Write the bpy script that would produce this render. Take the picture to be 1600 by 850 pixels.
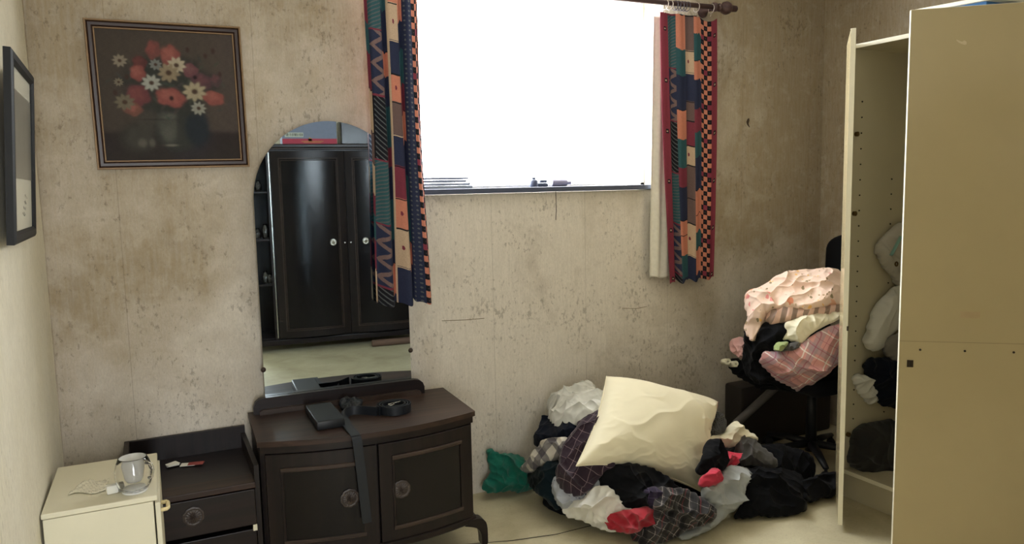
import bpy, bmesh, math, random
import numpy as np
from mathutils import Vector, Matrix
rnd = random.Random(7)
for o in list(bpy.data.objects): bpy.data.objects.remove(o)
S = bpy.context.scene
COL = S.collection
R = math.radians

# ---------------------------------------------------------------- camera, world, light, exposure
cam_data = bpy.data.cameras.new('camera')
cam = bpy.data.objects.new('camera', cam_data); COL.objects.link(cam)
cam_data.sensor_width = 36; cam_data.lens = 1190 / 1600 * 36; cam_data.clip_start = .05
rx = Vector((0.89130633, -0.45289944, -0.02133337)); ux = Vector((0.06917286, 0.08932982, 0.99359715)); fx = Vector((0.44809389, 0.88707513, -0.11094858))
m = Matrix((rx, ux, -fx)).transposed().to_4x4(); m.translation = (0, 0, 1.5)
cam.matrix_world = m
S.camera = cam
S.view_settings.view_transform = 'Standard'; S.view_settings.look = 'None'
S.view_settings.gamma = 1; S.view_settings.use_curve_mapping = False
S.view_settings.exposure = 0.12
W = bpy.data.worlds.new('world'); S.world = W; W.use_nodes = True
bg = W.node_tree.nodes['Background']; bg.inputs[0].default_value = (.93, .97, 1, 1); bg.inputs[1].default_value = 24.0
WIN = (1.08, 2.60, 1.497, 2.50)          # window in the back wall: x0 x1 z0 z1
REAR = (-.15, .45, .35, 2.10)            # unseen opening added in the wall behind the camera for fill light
YB, XL, XR, YF, ZC = 3.318, -.274, 3.80, -1.6, 2.70
def portal(x0, x1, z0, z1, y, rot, name):
    d = bpy.data.lights.new(name, 'AREA'); d.shape = 'RECTANGLE'; d.size = x1 - x0; d.size_y = z1 - z0
    d.cycles.is_portal = True
    o = bpy.data.objects.new(name, d); COL.objects.link(o); o.location = ((x0+x1)/2, y, (z0+z1)/2); o.rotation_euler = (rot, 0, 0)
portal(*WIN, YB + .24, R(-90), 'window_daylight')
portal(*REAR, YF - .14, R(90), 'rear_fill_daylight')

# ---------------------------------------------------------------- materials
def srgb(r, g, b):
    return tuple(((c/255)/12.92 if c/255 <= .04045 else ((c/255+.055)/1.055)**2.4) for c in (r, g, b)) + (1,)
class N:
    def __init__(s, name):
        s.m = bpy.data.materials.new(name); s.m.use_nodes = True; s.t = s.m.node_tree; s.b = s.t.nodes['Principled BSDF']
        s.tc = s.t.nodes.new('ShaderNodeTexCoord')
    def n(s, t, ins=None, **kw):
        x = s.t.nodes.new('ShaderNode' + t)
        for k, v in kw.items(): setattr(x, k, v)
        for k, v in (ins or {}).items():
            if isinstance(v, bpy.types.NodeSocket): s.t.links.new(v, x.inputs[k])
            else: x.inputs[k].default_value = v
        return x
    def map(s, src='Object', scale=(1,1,1), rot=(0,0,0)):
        return s.n('Mapping', {'Vector': s.tc.outputs[src], 'Scale': scale, 'Rotation': rot}).outputs[0]
    def noise(s, vec, scale, detail=4, rough=.55, dist=0):
        return s.n('TexNoise', {'Vector': vec, 'Scale': scale, 'Detail': detail, 'Roughness': rough, 'Distortion': dist}).outputs[0]
    def ramp(s, fac, stops, interp='LINEAR'):
        x = s.n('ValToRGB', {'Fac': fac}); r = x.color_ramp; r.interpolation = interp
        while len(r.elements) < len(stops): r.elements.new(.5)
        for e, (p, c) in zip(r.elements, stops): e.position = p; e.color = c if len(c) == 4 else (*c, 1)
        return x.outputs[0]
    def mix(s, fac, a, b, mode='MIX'):
        x = s.n('Mix', data_type='RGBA', blend_type=mode)
        for k, v in ((0, fac), (6, a), (7, b)):
            if isinstance(v, bpy.types.NodeSocket): s.t.links.new(v, x.inputs[k])
            else: x.inputs[k].default_value = v
        return x.outputs[2]
    def math(s, op, a, b=0.0, clamp=False):
        x = s.n('Math', operation=op, use_clamp=clamp)
        for k, v in ((0, a), (1, b)):
            if isinstance(v, bpy.types.NodeSocket): s.t.links.new(v, x.inputs[k])
            else: x.inputs[k].default_value = v
        return x.outputs[0]
    def sep(s, vec):
        return s.n('SeparateXYZ', {0: vec}).outputs
    def col(s, c):
        if isinstance(c, bpy.types.NodeSocket): s.t.links.new(c, s.b.inputs['Base Color'])
        else: s.b.inputs['Base Color'].default_value = c
        return s
    def rough(s, r, spec=.5):
        s.b.inputs['Roughness'].default_value = r; s.b.inputs['Specular IOR Level'].default_value = spec; return s
    def bump(s, h, strength=.3, dist=.002):
        x = s.n('Bump', {'Height': h, 'Strength': strength, 'Distance': dist}); s.t.links.new(x.outputs[0], s.b.inputs['Normal']); return s

def simple(name, c, rough=.5, spec=.5, metal=0, var=.12, scale=30):
    k = N(name); v = k.noise(k.map(), scale)
    k.col(k.mix(v, tuple(x*(1-var) for x in c[:3]) + (1,), tuple(min(1, x*(1+var)) for x in c[:3]) + (1,))).rough(rough, spec)
    k.b.inputs['Metallic'].default_value = metal
    return k.m
def cloth(name, c, var=.15, sheen=.2):
    k = N(name); uv = k.map('UV')
    v = k.noise(uv, 18, 3); w = k.noise(uv, 700, 2)
    k.col(k.mix(v, tuple(x*(1-var) for x in c[:3]) + (1,), tuple(min(1, x*(1+var)) for x in c[:3]) + (1,))).rough(.9, .15)
    k.b.inputs['Sheen Weight'].default_value = sheen; k.b.inputs['Sheen Roughness'].default_value = .5
    k.bump(w, .25, .0006)
    return k.m
def line(k, s, period, width, phase=0.0):
    """soft line mask along coordinate s"""
    f = k.math('FRACT', k.math('ADD', k.math('DIVIDE', s, period), phase))
    return k.math('LESS_THAN', f, width / period)
def plaid(name, base, lines, rot=.3):
    """lines: (axis, period, width, phase, colour, opacity)"""
    k = N(name); v = k.map('UV', rot=(0, 0, rot)); x = k.sep(v)
    c = k.mix(k.noise(v, 25, 3), tuple(q*.85 for q in base[:3])+(1,), tuple(q*1.15 for q in base[:3])+(1,))
    for ax, per, wd, ph, colr, op in lines:
        c = k.mix(k.math('MULTIPLY', line(k, x[ax], per, wd, ph), op), c, colr)
    k.col(c).rough(.9, .15); k.b.inputs['Sheen Weight'].default_value = .15
    k.bump(k.noise(v, 700, 2), .25, .0006)
    return k.m
def blotches(name, base, spots, scale=28):
    """printed flowers: voronoi cells with round spots"""
    k = N(name); v = k.map('UV'); c = base
    c = k.mix(k.noise(v, 8, 3), tuple(q*.92 for q in base[:3])+(1,), base)
    for i, (sc, thr, colr) in enumerate(spots):
        vv = k.n('VectorMath', {0: v, 1: (i*3.1, i*1.7, 0)}, operation='ADD').outputs[0]
        vo = k.n('TexVoronoi', {'Vector': vv, 'Scale': sc, 'Randomness': 1.0})
        d = k.math('ADD', vo.outputs['Distance'], k.math('MULTIPLY', k.noise(vv, sc*4, 2), .25))
        pick = k.math('GREATER_THAN', k.noise(vv, sc*.35, 1), .52)
        c = k.mix(k.math('MULTIPLY', k.math('LESS_THAN', d, thr), pick), c, colr)
    k.col(c).rough(.85, .2)
    return k.m
def vcol(name, rough=.8, weave=0.0, spec=.3):
    k = N(name); a = k.n('VertexColor', layer_name='Col'); k.col(a.outputs[0]).rough(rough, spec)
    if weave: k.bump(k.noise(k.map('UV'), 500, 2), weave, .001)
    return k.m
def wood(name, c1, c2, rough=.3, axis=0, spec=.28):
    k = N(name); sc = [26, 26, 26]; sc[axis] = 1.6
    v = k.map(scale=tuple(sc)); n = k.noise(v, 1.4, 6, .6, .4)
    k.col(k.ramp(n, [(.3, c1), (.7, c2)])).rough(rough, spec); k.bump(n, .05, .001)
    return k.m

M = {}
def wallpaper(name, light, dark, heavy, speck, edge=.5):
    k = N(name); o = k.map()
    big = k.noise(o, 1.1, 5, .6, .4); mid = k.noise(o, 5.5, 5, .65, .3)
    fib = k.noise(k.map(scale=(1, 1, .10)), 95, 3, .6); fib2 = k.noise(k.map(scale=(1, 1, .5)), 230, 2)
    sx = k.sep(k.tc.outputs['Object'])
    # old damp: the upper part of the wall and the room corners have darkened
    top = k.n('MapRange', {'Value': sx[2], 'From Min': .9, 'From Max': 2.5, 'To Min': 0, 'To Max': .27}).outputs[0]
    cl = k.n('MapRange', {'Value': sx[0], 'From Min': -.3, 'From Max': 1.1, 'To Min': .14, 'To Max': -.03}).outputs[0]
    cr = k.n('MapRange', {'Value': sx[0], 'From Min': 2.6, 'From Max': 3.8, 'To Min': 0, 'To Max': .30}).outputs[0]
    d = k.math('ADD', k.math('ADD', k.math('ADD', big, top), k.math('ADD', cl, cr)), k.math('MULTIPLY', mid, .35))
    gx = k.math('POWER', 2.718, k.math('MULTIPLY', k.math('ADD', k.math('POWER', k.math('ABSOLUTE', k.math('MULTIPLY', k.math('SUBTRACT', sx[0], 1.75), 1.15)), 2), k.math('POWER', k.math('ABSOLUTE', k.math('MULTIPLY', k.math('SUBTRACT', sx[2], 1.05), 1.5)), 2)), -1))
    d = k.math('SUBTRACT', d, k.math('MULTIPLY', gx, .22))     # window glow on the wall below, painted in as paler paper
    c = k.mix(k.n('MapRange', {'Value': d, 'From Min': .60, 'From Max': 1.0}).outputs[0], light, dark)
    c = k.mix(k.math('MULTIPLY', k.n('MapRange', {'Value': k.noise(o, 2.4, 6, .7, .6), 'From Min': .55, 'From Max': .75}).outputs[0], heavy), c, speck)
    c = k.mix(k.n('MapRange', {'Value': fib, 'From Min': .35, 'From Max': .75, 'To Max': .35}).outputs[0], c, tuple(q*.7 for q in light[:3])+(1,))
    # mildew specks, denser inside big patches
    sp = k.noise(k.map(scale=(1, 1, .6)), 62, 3, .7); spm = k.math('ADD', sp, k.math('MULTIPLY', k.math('SUBTRACT', k.noise(o, 3.0, 4, .6), .5), .55))
    c = k.mix(k.n('MapRange', {'Value': spm, 'From Min': .60, 'From Max': .70, 'To Max': .62*heavy+.12}).outputs[0], c, tuple(q*.45 for q in speck[:3])+(1,))
    # paper seams every 53 cm
    seam = k.math('LESS_THAN', k.math('FRACT', k.math('DIVIDE', k.math('ADD', sx[0], .02), .53)), .004)
    c = k.mix(k.math('MULTIPLY', seam, .35), c, tuple(q*.4 for q in speck[:3])+(1,))
    c = k.mix(k.n('MapRange', {'Value': k.noise(k.map(scale=(1, 1, .35)), 170, 2, .8), 'From Min': .35, 'From Max': .75, 'To Max': .38}).outputs[0], c, k.mix(.5, c, tuple(q*.5 for q in speck[:3])+(1,)))
    c = k.mix(k.n('MapRange', {'Value': k.noise(o, 13, 5, .7, .5), 'From Min': .52, 'From Max': .72, 'To Max': .16}).outputs[0], c, tuple(min(1, q*1.12) for q in light[:3])+(1,))
    k.col(c).rough(.9, .2); k.bump(k.math('ADD', fib, k.math('MULTIPLY', fib2, .5)), .35, .0025)
    return k.m
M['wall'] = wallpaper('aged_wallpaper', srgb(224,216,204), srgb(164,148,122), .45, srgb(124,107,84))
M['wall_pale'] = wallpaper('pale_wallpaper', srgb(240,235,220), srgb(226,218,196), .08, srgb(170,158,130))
def floor_mat():
    k = N('vinyl_floor'); o = k.map()
    c = k.ramp(k.noise(o, 3.0, 6, .65, .3), [(.3, srgb(172,162,132)), (.7, srgb(206,198,168))])
    c = k.mix(k.n('MapRange', {'Value': k.noise(o, 90, 4, .7), 'From Min': .55, 'From Max': .7, 'To Max': .35}).outputs[0], c, srgb(140,126,98))
    k.col(c).rough(.62, .35); k.bump(k.noise(o, 140, 3), .2, .001)
    return k.m
M['floor'] = floor_mat()
M['ceiling'] = simple('ceiling_paint', srgb(226,220,206), .9)
M['laminate'] = simple('cream_laminate', srgb(186,170,132), .17, .5, var=.05, scale=6)
M['laminate_in'] = simple('cream_laminate_inside', srgb(190,182,156), .55, .3, var=.05, scale=6)
M['edge'] = simple('white_edge_band', srgb(240,234,212), .4, var=.03)
M['hole'] = simple('peg_hole', srgb(30,26,20), .8)
M['brass'] = simple('aged_brass', srgb(96,76,42), .4, metal=.7)
M['dwood'] = wood('dark_varnished_wood', srgb(20,15,16), srgb(36,26,25), .36)
M['dwood_v'] = wood('dark_varnished_wood_upright', srgb(19,14,15), srgb(34,25,24), .38, axis=2)
M['dwood_top'] = wood('worn_dark_wood_top', srgb(34,25,22), srgb(66,48,40), .42)
M['dpanel'] = wood('glossy_black_wood', srgb(13,11,14), srgb(24,19,20), .22, axis=2)
M['dmould'] = wood('worn_moulding', srgb(44,35,31), srgb(70,56,49), .4)
M['mirror'] = (lambda k: (k.col((.66,.75,.80,1)).rough(.012), k.b.inputs['Metallic'].__setattr__('default_value', 1.0), k.m)[-1])(N('mirror_silver'))
M['black'] = simple('black_plastic', srgb(24,25,28), .45, .4)
M['leather'] = simple('black_leather', srgb(22,26,33), .5, .4, scale=80)
M['chrome'] = simple('dull_chrome', srgb(190,188,180), .25, metal=1)
M['blackcloth'] = cloth('black_fabric', srgb(12,13,17), sheen=.03)
M['frame_black'] = simple('black_frame', srgb(14,14,14), .55, .25)
M['frame_gold'] = simple('worn_gilt', srgb(134,106,72), .5, metal=.1)
M['frame_brown'] = simple('brown_frame', srgb(48,30,26), .4)
M['paper'] = simple('white_paper', srgb(226,224,214), .8, var=.05)
M['cream_wood'] = simple('cream_painted_board', srgb(222,216,192), .5, var=.05, scale=10)
M['cream_plastic'] = simple('cream_plastic', srgb(226,208,160), .35)
M['sill'] = simple('blue_grey_sill', srgb(70,76,96), .5)
M['white_paint'] = simple('white_paint', srgb(232,232,230), .4)
M['lining'] = cloth('white_lining', srgb(222,218,206))
M['rod'] = wood('stained_rod', srgb(58,42,44), srgb(92,70,68), .4)
M['curtain'] = vcol('printed_cotton', .85, .2, .15)
M['canvas'] = vcol('oil_paint', .6, 0, .15)
def glassmat(name, c=(1,1,1,1), rough=0.0):
    k = N(name); k.col(c).rough(rough); k.b.inputs['Transmission Weight'].default_value = 1; k.b.inputs['IOR'].default_value = 1.45
    return k.m
M['glass'] = glassmat('clear_glass')
def pane_mat():
    k = N('window_glass'); tr = k.n('BsdfTransparent'); gl = k.n('BsdfGlossy', {'Roughness': .02}); mx = k.n('MixShader', {0: .06, 1: tr.outputs[0], 2: gl.outputs[0]})
    k.t.links.new(mx.outputs[0], k.t.nodes['Material Output'].inputs[0]); return k.m
M['pane'] = pane_mat()

# ---------------------------------------------------------------- mesh helpers
def link(name, me, mat, parent=None, smooth=False):
    o = bpy.data.objects.new(name, me); COL.objects.link(o)
    for x in (mat if isinstance(mat, (list, tuple)) else [mat]): me.materials.append(x)
    if parent: o.parent = parent
    if smooth:
        for p in me.polygons: p.use_smooth = True
    return o
def tag(o, label=None, cat=None, group=None, kind=None):
    if label: o['label'] = label
    if cat: o['category'] = cat
    if group: o['group'] = group
    if kind: o['kind'] = kind
    return o
def empty(name, loc, rz=0, label=None, cat=None, group=None, rot=None):
    o = bpy.data.objects.new(name, None); COL.objects.link(o); o.location = loc
    o.rotation_euler = rot or (0, 0, rz); o.empty_display_size = .05
    return tag(o, label, cat, group)
class B:
    """collects shapes in one bmesh"""
    def __init__(s): s.bm = bmesh.new()
    def box(s, x0, x1, y0, y1, z0, z1, bev=0, rot=None, at=None):
        r = bmesh.ops.create_cube(s.bm, size=1); v = r['verts']
        for q in v: q.co = Vector(((x0+x1)/2 + q.co.x*(x1-x0), (y0+y1)/2 + q.co.y*(y1-y0), (z0+z1)/2 + q.co.z*(z1-z0)))
        if bev:
            e = list({e for q in v for e in q.link_edges})
            b = bmesh.ops.bevel(s.bm, geom=e, offset=bev, segments=2, affect='EDGES', profile=.5); v = list({q for f in b['faces'] for q in f.verts} | {q for q in v if q.is_valid})
        if rot is not None:
            bmesh.ops.transform(s.bm, matrix=rot, verts=[q for q in v if q.is_valid])
        return s
    def lathe(s, prof, seg=32, mat=None, close=False):
        rings = []
        for r, z in prof:
            rings.append([s.bm.verts.new((r*math.cos(2*math.pi*i/seg), r*math.sin(2*math.pi*i/seg), z)) for i in range(seg)] if r > 1e-6 else [s.bm.verts.new((0, 0, z))])
        fs = []
        for a, b in zip(rings, rings[1:]):
            for i in range(seg):
                j = (i+1) % seg
                if len(a) == 1 and len(b) == 1: continue
                if len(a) == 1: vs = (a[0], b[j], b[i])
                elif len(b) == 1: vs = (a[i], a[j], b[0])
                else: vs = (a[i], a[j], b[j], b[i])
                fs.append(s.bm.faces.new(vs))
        if mat is not None: bmesh.ops.transform(s.bm, matrix=mat, verts=[v for r in rings for v in r])
        return s
    def tube(s, pts, rad, seg=12, cap=True, closed=False, flat=1.0):
        pts = [Vector(p) for p in pts]; n = len(pts); rad = rad if isinstance(rad, (list, tuple)) else [rad]*n
        up = Vector((0, 0, 1)); rings = []
        prev = None
        for i, p in enumerate(pts):
            t = (pts[(i+1) % n] - pts[i-1]) if closed else (pts[min(i+1, n-1)] - pts[max(i-1, 0)])
            t.normalize()
            if prev is None:
                a = t.cross(up); a = a if a.length > 1e-3 else t.cross(Vector((1, 0, 0)))
            else: a = prev - t*prev.dot(t)
            a.normalize(); prev = a; b = t.cross(a)
            rings.append([s.bm.verts.new(p + a*rad[i]*math.cos(2*math.pi*k/seg) + b*rad[i]*flat*math.sin(2*math.pi*k/seg)) for k in range(seg)])
        pairs = list(zip(rings, rings[1:])) + ([(rings[-1], rings[0])] if closed else [])
        for a, b in pairs:
            for k in range(seg): s.bm.faces.new((a[k], a[(k+1) % seg], b[(k+1) % seg], b[k]))
        if cap and not closed: s.bm.faces.new(rings[0][::-1]); s.bm.faces.new(rings[-1])
        return s
    def prism(s, pts, d, mat=None):
        """closed outline (x,y) extruded along z by d"""
        a = [s.bm.verts.new((p[0], p[1], 0)) for p in pts]; b = [s.bm.verts.new((p[0], p[1], d)) for p in pts]; n = len(pts)
        s.bm.faces.new(a[::-1]); s.bm.faces.new(b)
        for i in range(n): s.bm.faces.new((a[i], a[(i+1) % n], b[(i+1) % n], b[i]))
        if mat is not None: bmesh.ops.transform(s.bm, matrix=mat, verts=a+b)
        return s
    def build(s, name, mat, parent=None, smooth=False, auto=None):
        bmesh.ops.recalc_face_normals(s.bm, faces=s.bm.faces)
        me = bpy.data.meshes.new(name); s.bm.to_mesh(me); s.bm.free()
        o = link(name, me, mat, parent, smooth)
        if auto:
            for p in me.polygons: p.use_smooth = True
            me.set_sharp_from_angle(angle=R(auto))
        return o
UPZ = Matrix.Identity(4)
RX = lambda a: Matrix.Rotation(R(a), 4, 'X')
RY = lambda a: Matrix.Rotation(R(a), 4, 'Y')
RZ = lambda a: Matrix.Rotation(R(a), 4, 'Z')
T = lambda *v: Matrix.Translation(v)
def gridmesh(name, P, mat, parent=None, cols=None, uv=None, closed=False):
    """P: (n,m,3) array -> grid mesh, optional per-face colour (n-1,m-1,3), uv (n,m,2)"""
    n, m_ = P.shape[:2]; me = bpy.data.meshes.new(name)
    idx = np.arange(n*m_).reshape(n, m_)
    f = np.stack([idx[:-1,:-1], idx[1:,:-1], idx[1:,1:], idx[:-1,1:]], -1).reshape(-1, 4)
    me.from_pydata(P.reshape(-1, 3).tolist(), [], f.tolist())
    if uv is not None:
        l = me.uv_layers.new(name='UVMap'); l.data.foreach_set('uv', uv.reshape(-1, 2)[f.reshape(-1)].astype(np.float32).reshape(-1))
    if cols is not None:
        a = me.color_attributes.new('Col', 'FLOAT_COLOR', 'CORNER')
        c = np.concatenate([cols.reshape(-1, 3), np.ones((cols.shape[0]*cols.shape[1], 1))], 1)
        a.data.foreach_set('color', np.repeat(c, 4, 0).astype(np.float32).reshape(-1))
    return link(name, me, mat, parent, True)

# ---------------------------------------------------------------- crumpled cloth
def ridges(a, b, seed, wl, n=5, dirn=None, spread=.9):
    """folds: warped ridged waves, wl = wavelength in metres"""
    r = np.random.RandomState(seed); h = np.zeros_like(a)
    wa = a + .35*wl*np.sin(b/wl*2.1 + r.rand()*9) + .2*wl*np.sin((a+b)/wl*3.3 + r.rand()*9)
    wb = b + .35*wl*np.sin(a/wl*1.7 + r.rand()*9)
    for i in range(n):
        th = (dirn if dirn is not None else r.rand()*math.pi) + r.randn()*spread
        k = 2*math.pi/(wl*(1.0 + .5*r.rand())/(1 + .42*i)); ph = r.rand()*9
        gate = .5 + .5*np.sin((a*math.cos(th+1.3) + b*math.sin(th+1.3))/wl*1.3 + r.rand()*9)
        h += (1 - np.abs(np.sin(.5*k*(wa*math.cos(th) + wb*math.sin(th)) + ph)))**1.6 * gate / (1 + .55*i)
    return h/2.0
def worley(a, b, seed, wl, asp, th):
    """ridge network: round hollows between sharp crests, drawn out along th"""
    r = np.random.RandomState(seed); c, s_ = math.cos(th), math.sin(th)
    wa = a + .22*wl*np.sin(b/wl*2.3 + r.rand()*9) + .10*wl*np.sin((a-b)/wl*5 + r.rand()*9); wb = b + .22*wl*np.sin(a/wl*2.1 + r.rand()*9) + .10*wl*np.sin((a+b)/wl*4.4 + r.rand()*9)
    x = (wa*c + wb*s_)/(wl*asp); y = (-wa*s_ + wb*c)/wl
    x0, x1, y0, y1 = x.min()-1, x.max()+1, y.min()-1, y.max()+1; n = int((x1-x0)*(y1-y0)*1.1) + 3
    px, py, w = x0 + (x1-x0)*r.rand(n), y0 + (y1-y0)*r.rand(n), .35*r.rand(n)
    f1 = np.full(a.shape, 9.); f2 = f1.copy()
    for i in range(n):
        d = np.hypot(x-px[i], y-py[i]) + w[i]; f2 = np.minimum(f2, np.maximum(f1, d)); f1 = np.minimum(f1, d)
    return f1 - .25*np.exp(-(f2-f1)/.12)*-1.0
def chaikin(p, it=2):
    p = np.array(p, float)
    for _ in range(it):
        q = np.roll(p, -1, 0); p = np.stack([.75*p+.25*q, .25*p+.75*q], 1).reshape(-1, p.shape[1])
    return p
def garment(name, pts, mat, label, cat, group=None, puff=.045, fold=.022, wl=.13, dirn=None, spread=.9, seed=1, s=.0062,
            skirt=.045, hint=(-.35, -.75, .55), stretch=1.1, iters=0, both=False, edge=.35, uvs=1.0, parent=None, thick=0, maxc=None, soft=False, jag=.0035, tucks=4):
    pts3 = chaikin(pts, 2 if soft else 1); c0 = pts3.mean(0)
    u_, sv, vt = np.linalg.svd(pts3 - c0); nrm = vt[2]
    if nrm @ np.array(hint) < 0: nrm = -nrm
    nrm = nrm*.7 + np.array(hint)/np.linalg.norm(hint)*.3; nrm /= np.linalg.norm(nrm)
    ea = np.cross((0, 0, 1.), nrm); ea = ea if np.linalg.norm(ea) > .2 else np.array((1., 0, 0)); ea -= nrm*(ea@nrm); ea /= np.linalg.norm(ea); eb = np.cross(nrm, ea)
    L = (pts3 - c0) @ np.stack([ea, eb, nrm], 1)
    lo, hi = L.min(0) - s, L.max(0) + s
    A, Bb = np.meshgrid(np.arange(lo[0], hi[0], s), np.arange(lo[1], hi[1], s), indexing='ij')
    x1, y1 = L[:, 0], L[:, 1]; x2, y2 = np.roll(x1, -1), np.roll(y1, -1)
    a_, b_ = A[..., None], Bb[..., None]
    cr = ((y1 > b_) != (y2 > b_)) & (a_ < (x2-x1)*(b_-y1)/(y2-y1+1e-12) + x1)
    inside = cr.sum(-1) % 2 == 1
    dx, dy = x2-x1, y2-y1; t = np.clip(((a_-x1)*dx + (b_-y1)*dy)/(dx*dx+dy*dy+1e-12), 0, 1)
    qx, qy = x1+t*dx, y1+t*dy; dd = np.hypot(a_-qx, b_-qy); j = dd.argmin(-1)
    D = dd.min(-1); NX = np.take_along_axis(qx, j[..., None], -1)[..., 0]; NY = np.take_along_axis(qy, j[..., None], -1)[..., 0]
    w = 1/(np.hypot(a_-x1, b_-y1)**2 + 1e-4); base = (w*L[:, 2]).sum(-1)/w.sum(-1)
    inside &= D > s*.35
    cell = inside[:-1,:-1] & inside[1:,:-1] & inside[1:,1:] & inside[:-1,1:]
    use = np.zeros_like(inside); use[:-1,:-1] |= cell; use[1:,:-1] |= cell; use[1:,1:] |= cell; use[:-1,1:] |= cell
    cnt = np.zeros(inside.shape, int); cnt[:-1,:-1] += cell; cnt[1:,:-1] += cell; cnt[1:,1:] += cell; cnt[:-1,1:] += cell
    bd = use & (cnt < 4)
    X = A.copy(); Y = Bb.copy(); X[bd] = NX[bd]; Y[bd] = NY[bd]
    Dm = max(D[use].max(), .02); Dn = D.copy(); Dn[bd] = 0
    dome = (1 - np.exp(-Dn/(edge*Dm)))/(1 - math.exp(-1/edge)); dome[~use] = 0
    rs = np.random.RandomState(seed+5); d0 = dirn if dirn is not None else rs.rand()*math.pi
    gate = .45 + .55*(.5+.5*np.sin(A/wl*1.1+rs.rand()*9)*np.sin(Bb/wl*1.2+rs.rand()*9))
    H = 1.15*worley(A, Bb, seed, wl*.85, 2.8, d0) + .5*gate*worley(A, Bb, seed+50, wl*.40, 2.2, d0+spread*.6) + .16*gate*worley(A, Bb, seed+90, wl*.2, 1.6, d0-spread*.5)
    H = H - H[use].mean()
    ca, cb = A[use].mean(), Bb[use].mean(); sp = max(np.ptp(A[use]), np.ptp(Bb[use]))
    for i in range(tucks):                                  # long tucks: the cloth doubles over along a wandering line
        th = d0 + rs.randn()*spread*.7; o0 = (rs.rand()-.5)*sp*.7
        u = (A-ca)*math.cos(th) + (Bb-cb)*math.sin(th); v = -(A-ca)*math.sin(th) + (Bb-cb)*math.cos(th) - o0
        v = v + .10*sp*np.sin(u/sp*3.5+rs.rand()*9) + .02*sp*np.sin(u/sp*13+rs.rand()*9)
        v = v*(1 if rs.rand() < .5 else -1); w_ = wl*(.25+.3*rs.rand()); env = np.clip(1.15-np.abs(u/sp-(rs.rand()-.5)*.5)*1.6, 0, 1)
        H += (.55+.35*rs.rand())*env*np.where(v > 0, np.exp(-v/w_), np.exp(-(v/(.10*w_+.004))**2))
    rim = np.minimum(1, Dn/.02 + .35)
    hh = fold*1.45*(H-.2)*rim
    Z = base + puff*.8*dome + hh*(use)
    Z = np.maximum(Z, base - .012)
    gx, gy = np.gradient(hh, s); kk = .006*np.minimum(1, Dn/.03)
    jg = jag*(np.sin((A+Bb)*70+seed)+.8*np.sin((A-Bb)*140+seed*2)+1.1*np.sin((A*.8-Bb*.5)*44+seed*3))*bd
    P = np.stack([X + np.clip(gx, -.8, .8)*kk + jg, Y + np.clip(gy, -.8, .8)*kk + jg*.7, Z], -1)
    idx = -np.ones(use.shape, int); idx[use] = np.arange(use.sum())
    ii, jj = np.nonzero(cell)
    faces = np.stack([idx[ii, jj], idx[ii+1, jj], idx[ii+1, jj+1], idx[ii, jj+1]], 1).tolist()
    V = P[use]; UV = np.stack([A[use], Bb[use]], 1)*stretch*uvs; bdl = bd[use]; cen = V.mean(0)
    V = V.tolist(); UV = UV.tolist()
    if both:
        off = len(V); Vb = P[use].copy(); bz = base[use]; Vb[:, 2] = np.where(bdl, Vb[:, 2], bz - (Vb[:, 2]-bz)*.85)
        m2 = list(range(off)); V2 = []
        for q in range(off):
            if not bdl[q]: m2[q] = off + len(V2); V2.append(Vb[q].tolist()); UV.append(UV[q])
        V += V2; faces += [[m2[q] for q in f[::-1]] for f in faces]
    else:
        ec = {}
        for f in faces:
            for q in range(4):
                e = (f[q], f[(q+1) % 4]); ec[e] = 1
        out = [e for e in ec if (e[1], e[0]) not in ec]
        cur = {e[0] for e in out} | {e[1] for e in out}; prev = {q: q for q in cur}
        Dg = {}
        for lv in (1, 2):
            new = {}
            for q in cur:
                p = np.array(V[q]); inw = cen[:2]-p[:2]; inw = inw/(np.linalg.norm(inw)+1e-9)
                k = (.012, .45) if lv == 1 else (.03, 1.0)
                new[q] = len(V); V.append([p[0]+inw[0]*k[0]*.8*(.2 if lv == 1 else 1), p[1]+inw[1]*k[0]*.8*(.2 if lv == 1 else 1), p[2]-skirt*k[1]]); UV.append([UV[q][0], UV[q][1]-skirt*k[1]])
            for a, b in out: faces.append([prev[b], prev[a], new[a], new[b]])
            prev = new
    V = np.array(V); Wd = c0 + V[:, :1]*ea + V[:, 1:2]*eb + V[:, 2:3]*nrm
    if parent is None: Wd[:, 2] = np.maximum(Wd[:, 2], .004)
    if parent is None: Wd[:, 1] = np.minimum(Wd[:, 1], YB - .004)
    me = bpy.data.meshes.new(name); org = Wd.mean(0); org[2] = Wd[:, 2].min()
    me.from_pydata((Wd-org).tolist(), [], faces)
    l = me.uv_layers.new(name='UVMap'); lv_ = np.zeros(len(me.loops), np.int32); me.loops.foreach_get('vertex_index', lv_)
    l.data.foreach_set('uv', np.array(UV, np.float32)[lv_].reshape(-1))
    me.validate()
    o = link(name, me, mat, parent, True); o.location = org
    sd = o.modifiers.new('sub', 'SUBSURF'); sd.levels = 1; sd.render_levels = 1
    if label: tag(o, label, cat, group)
    return o
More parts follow.
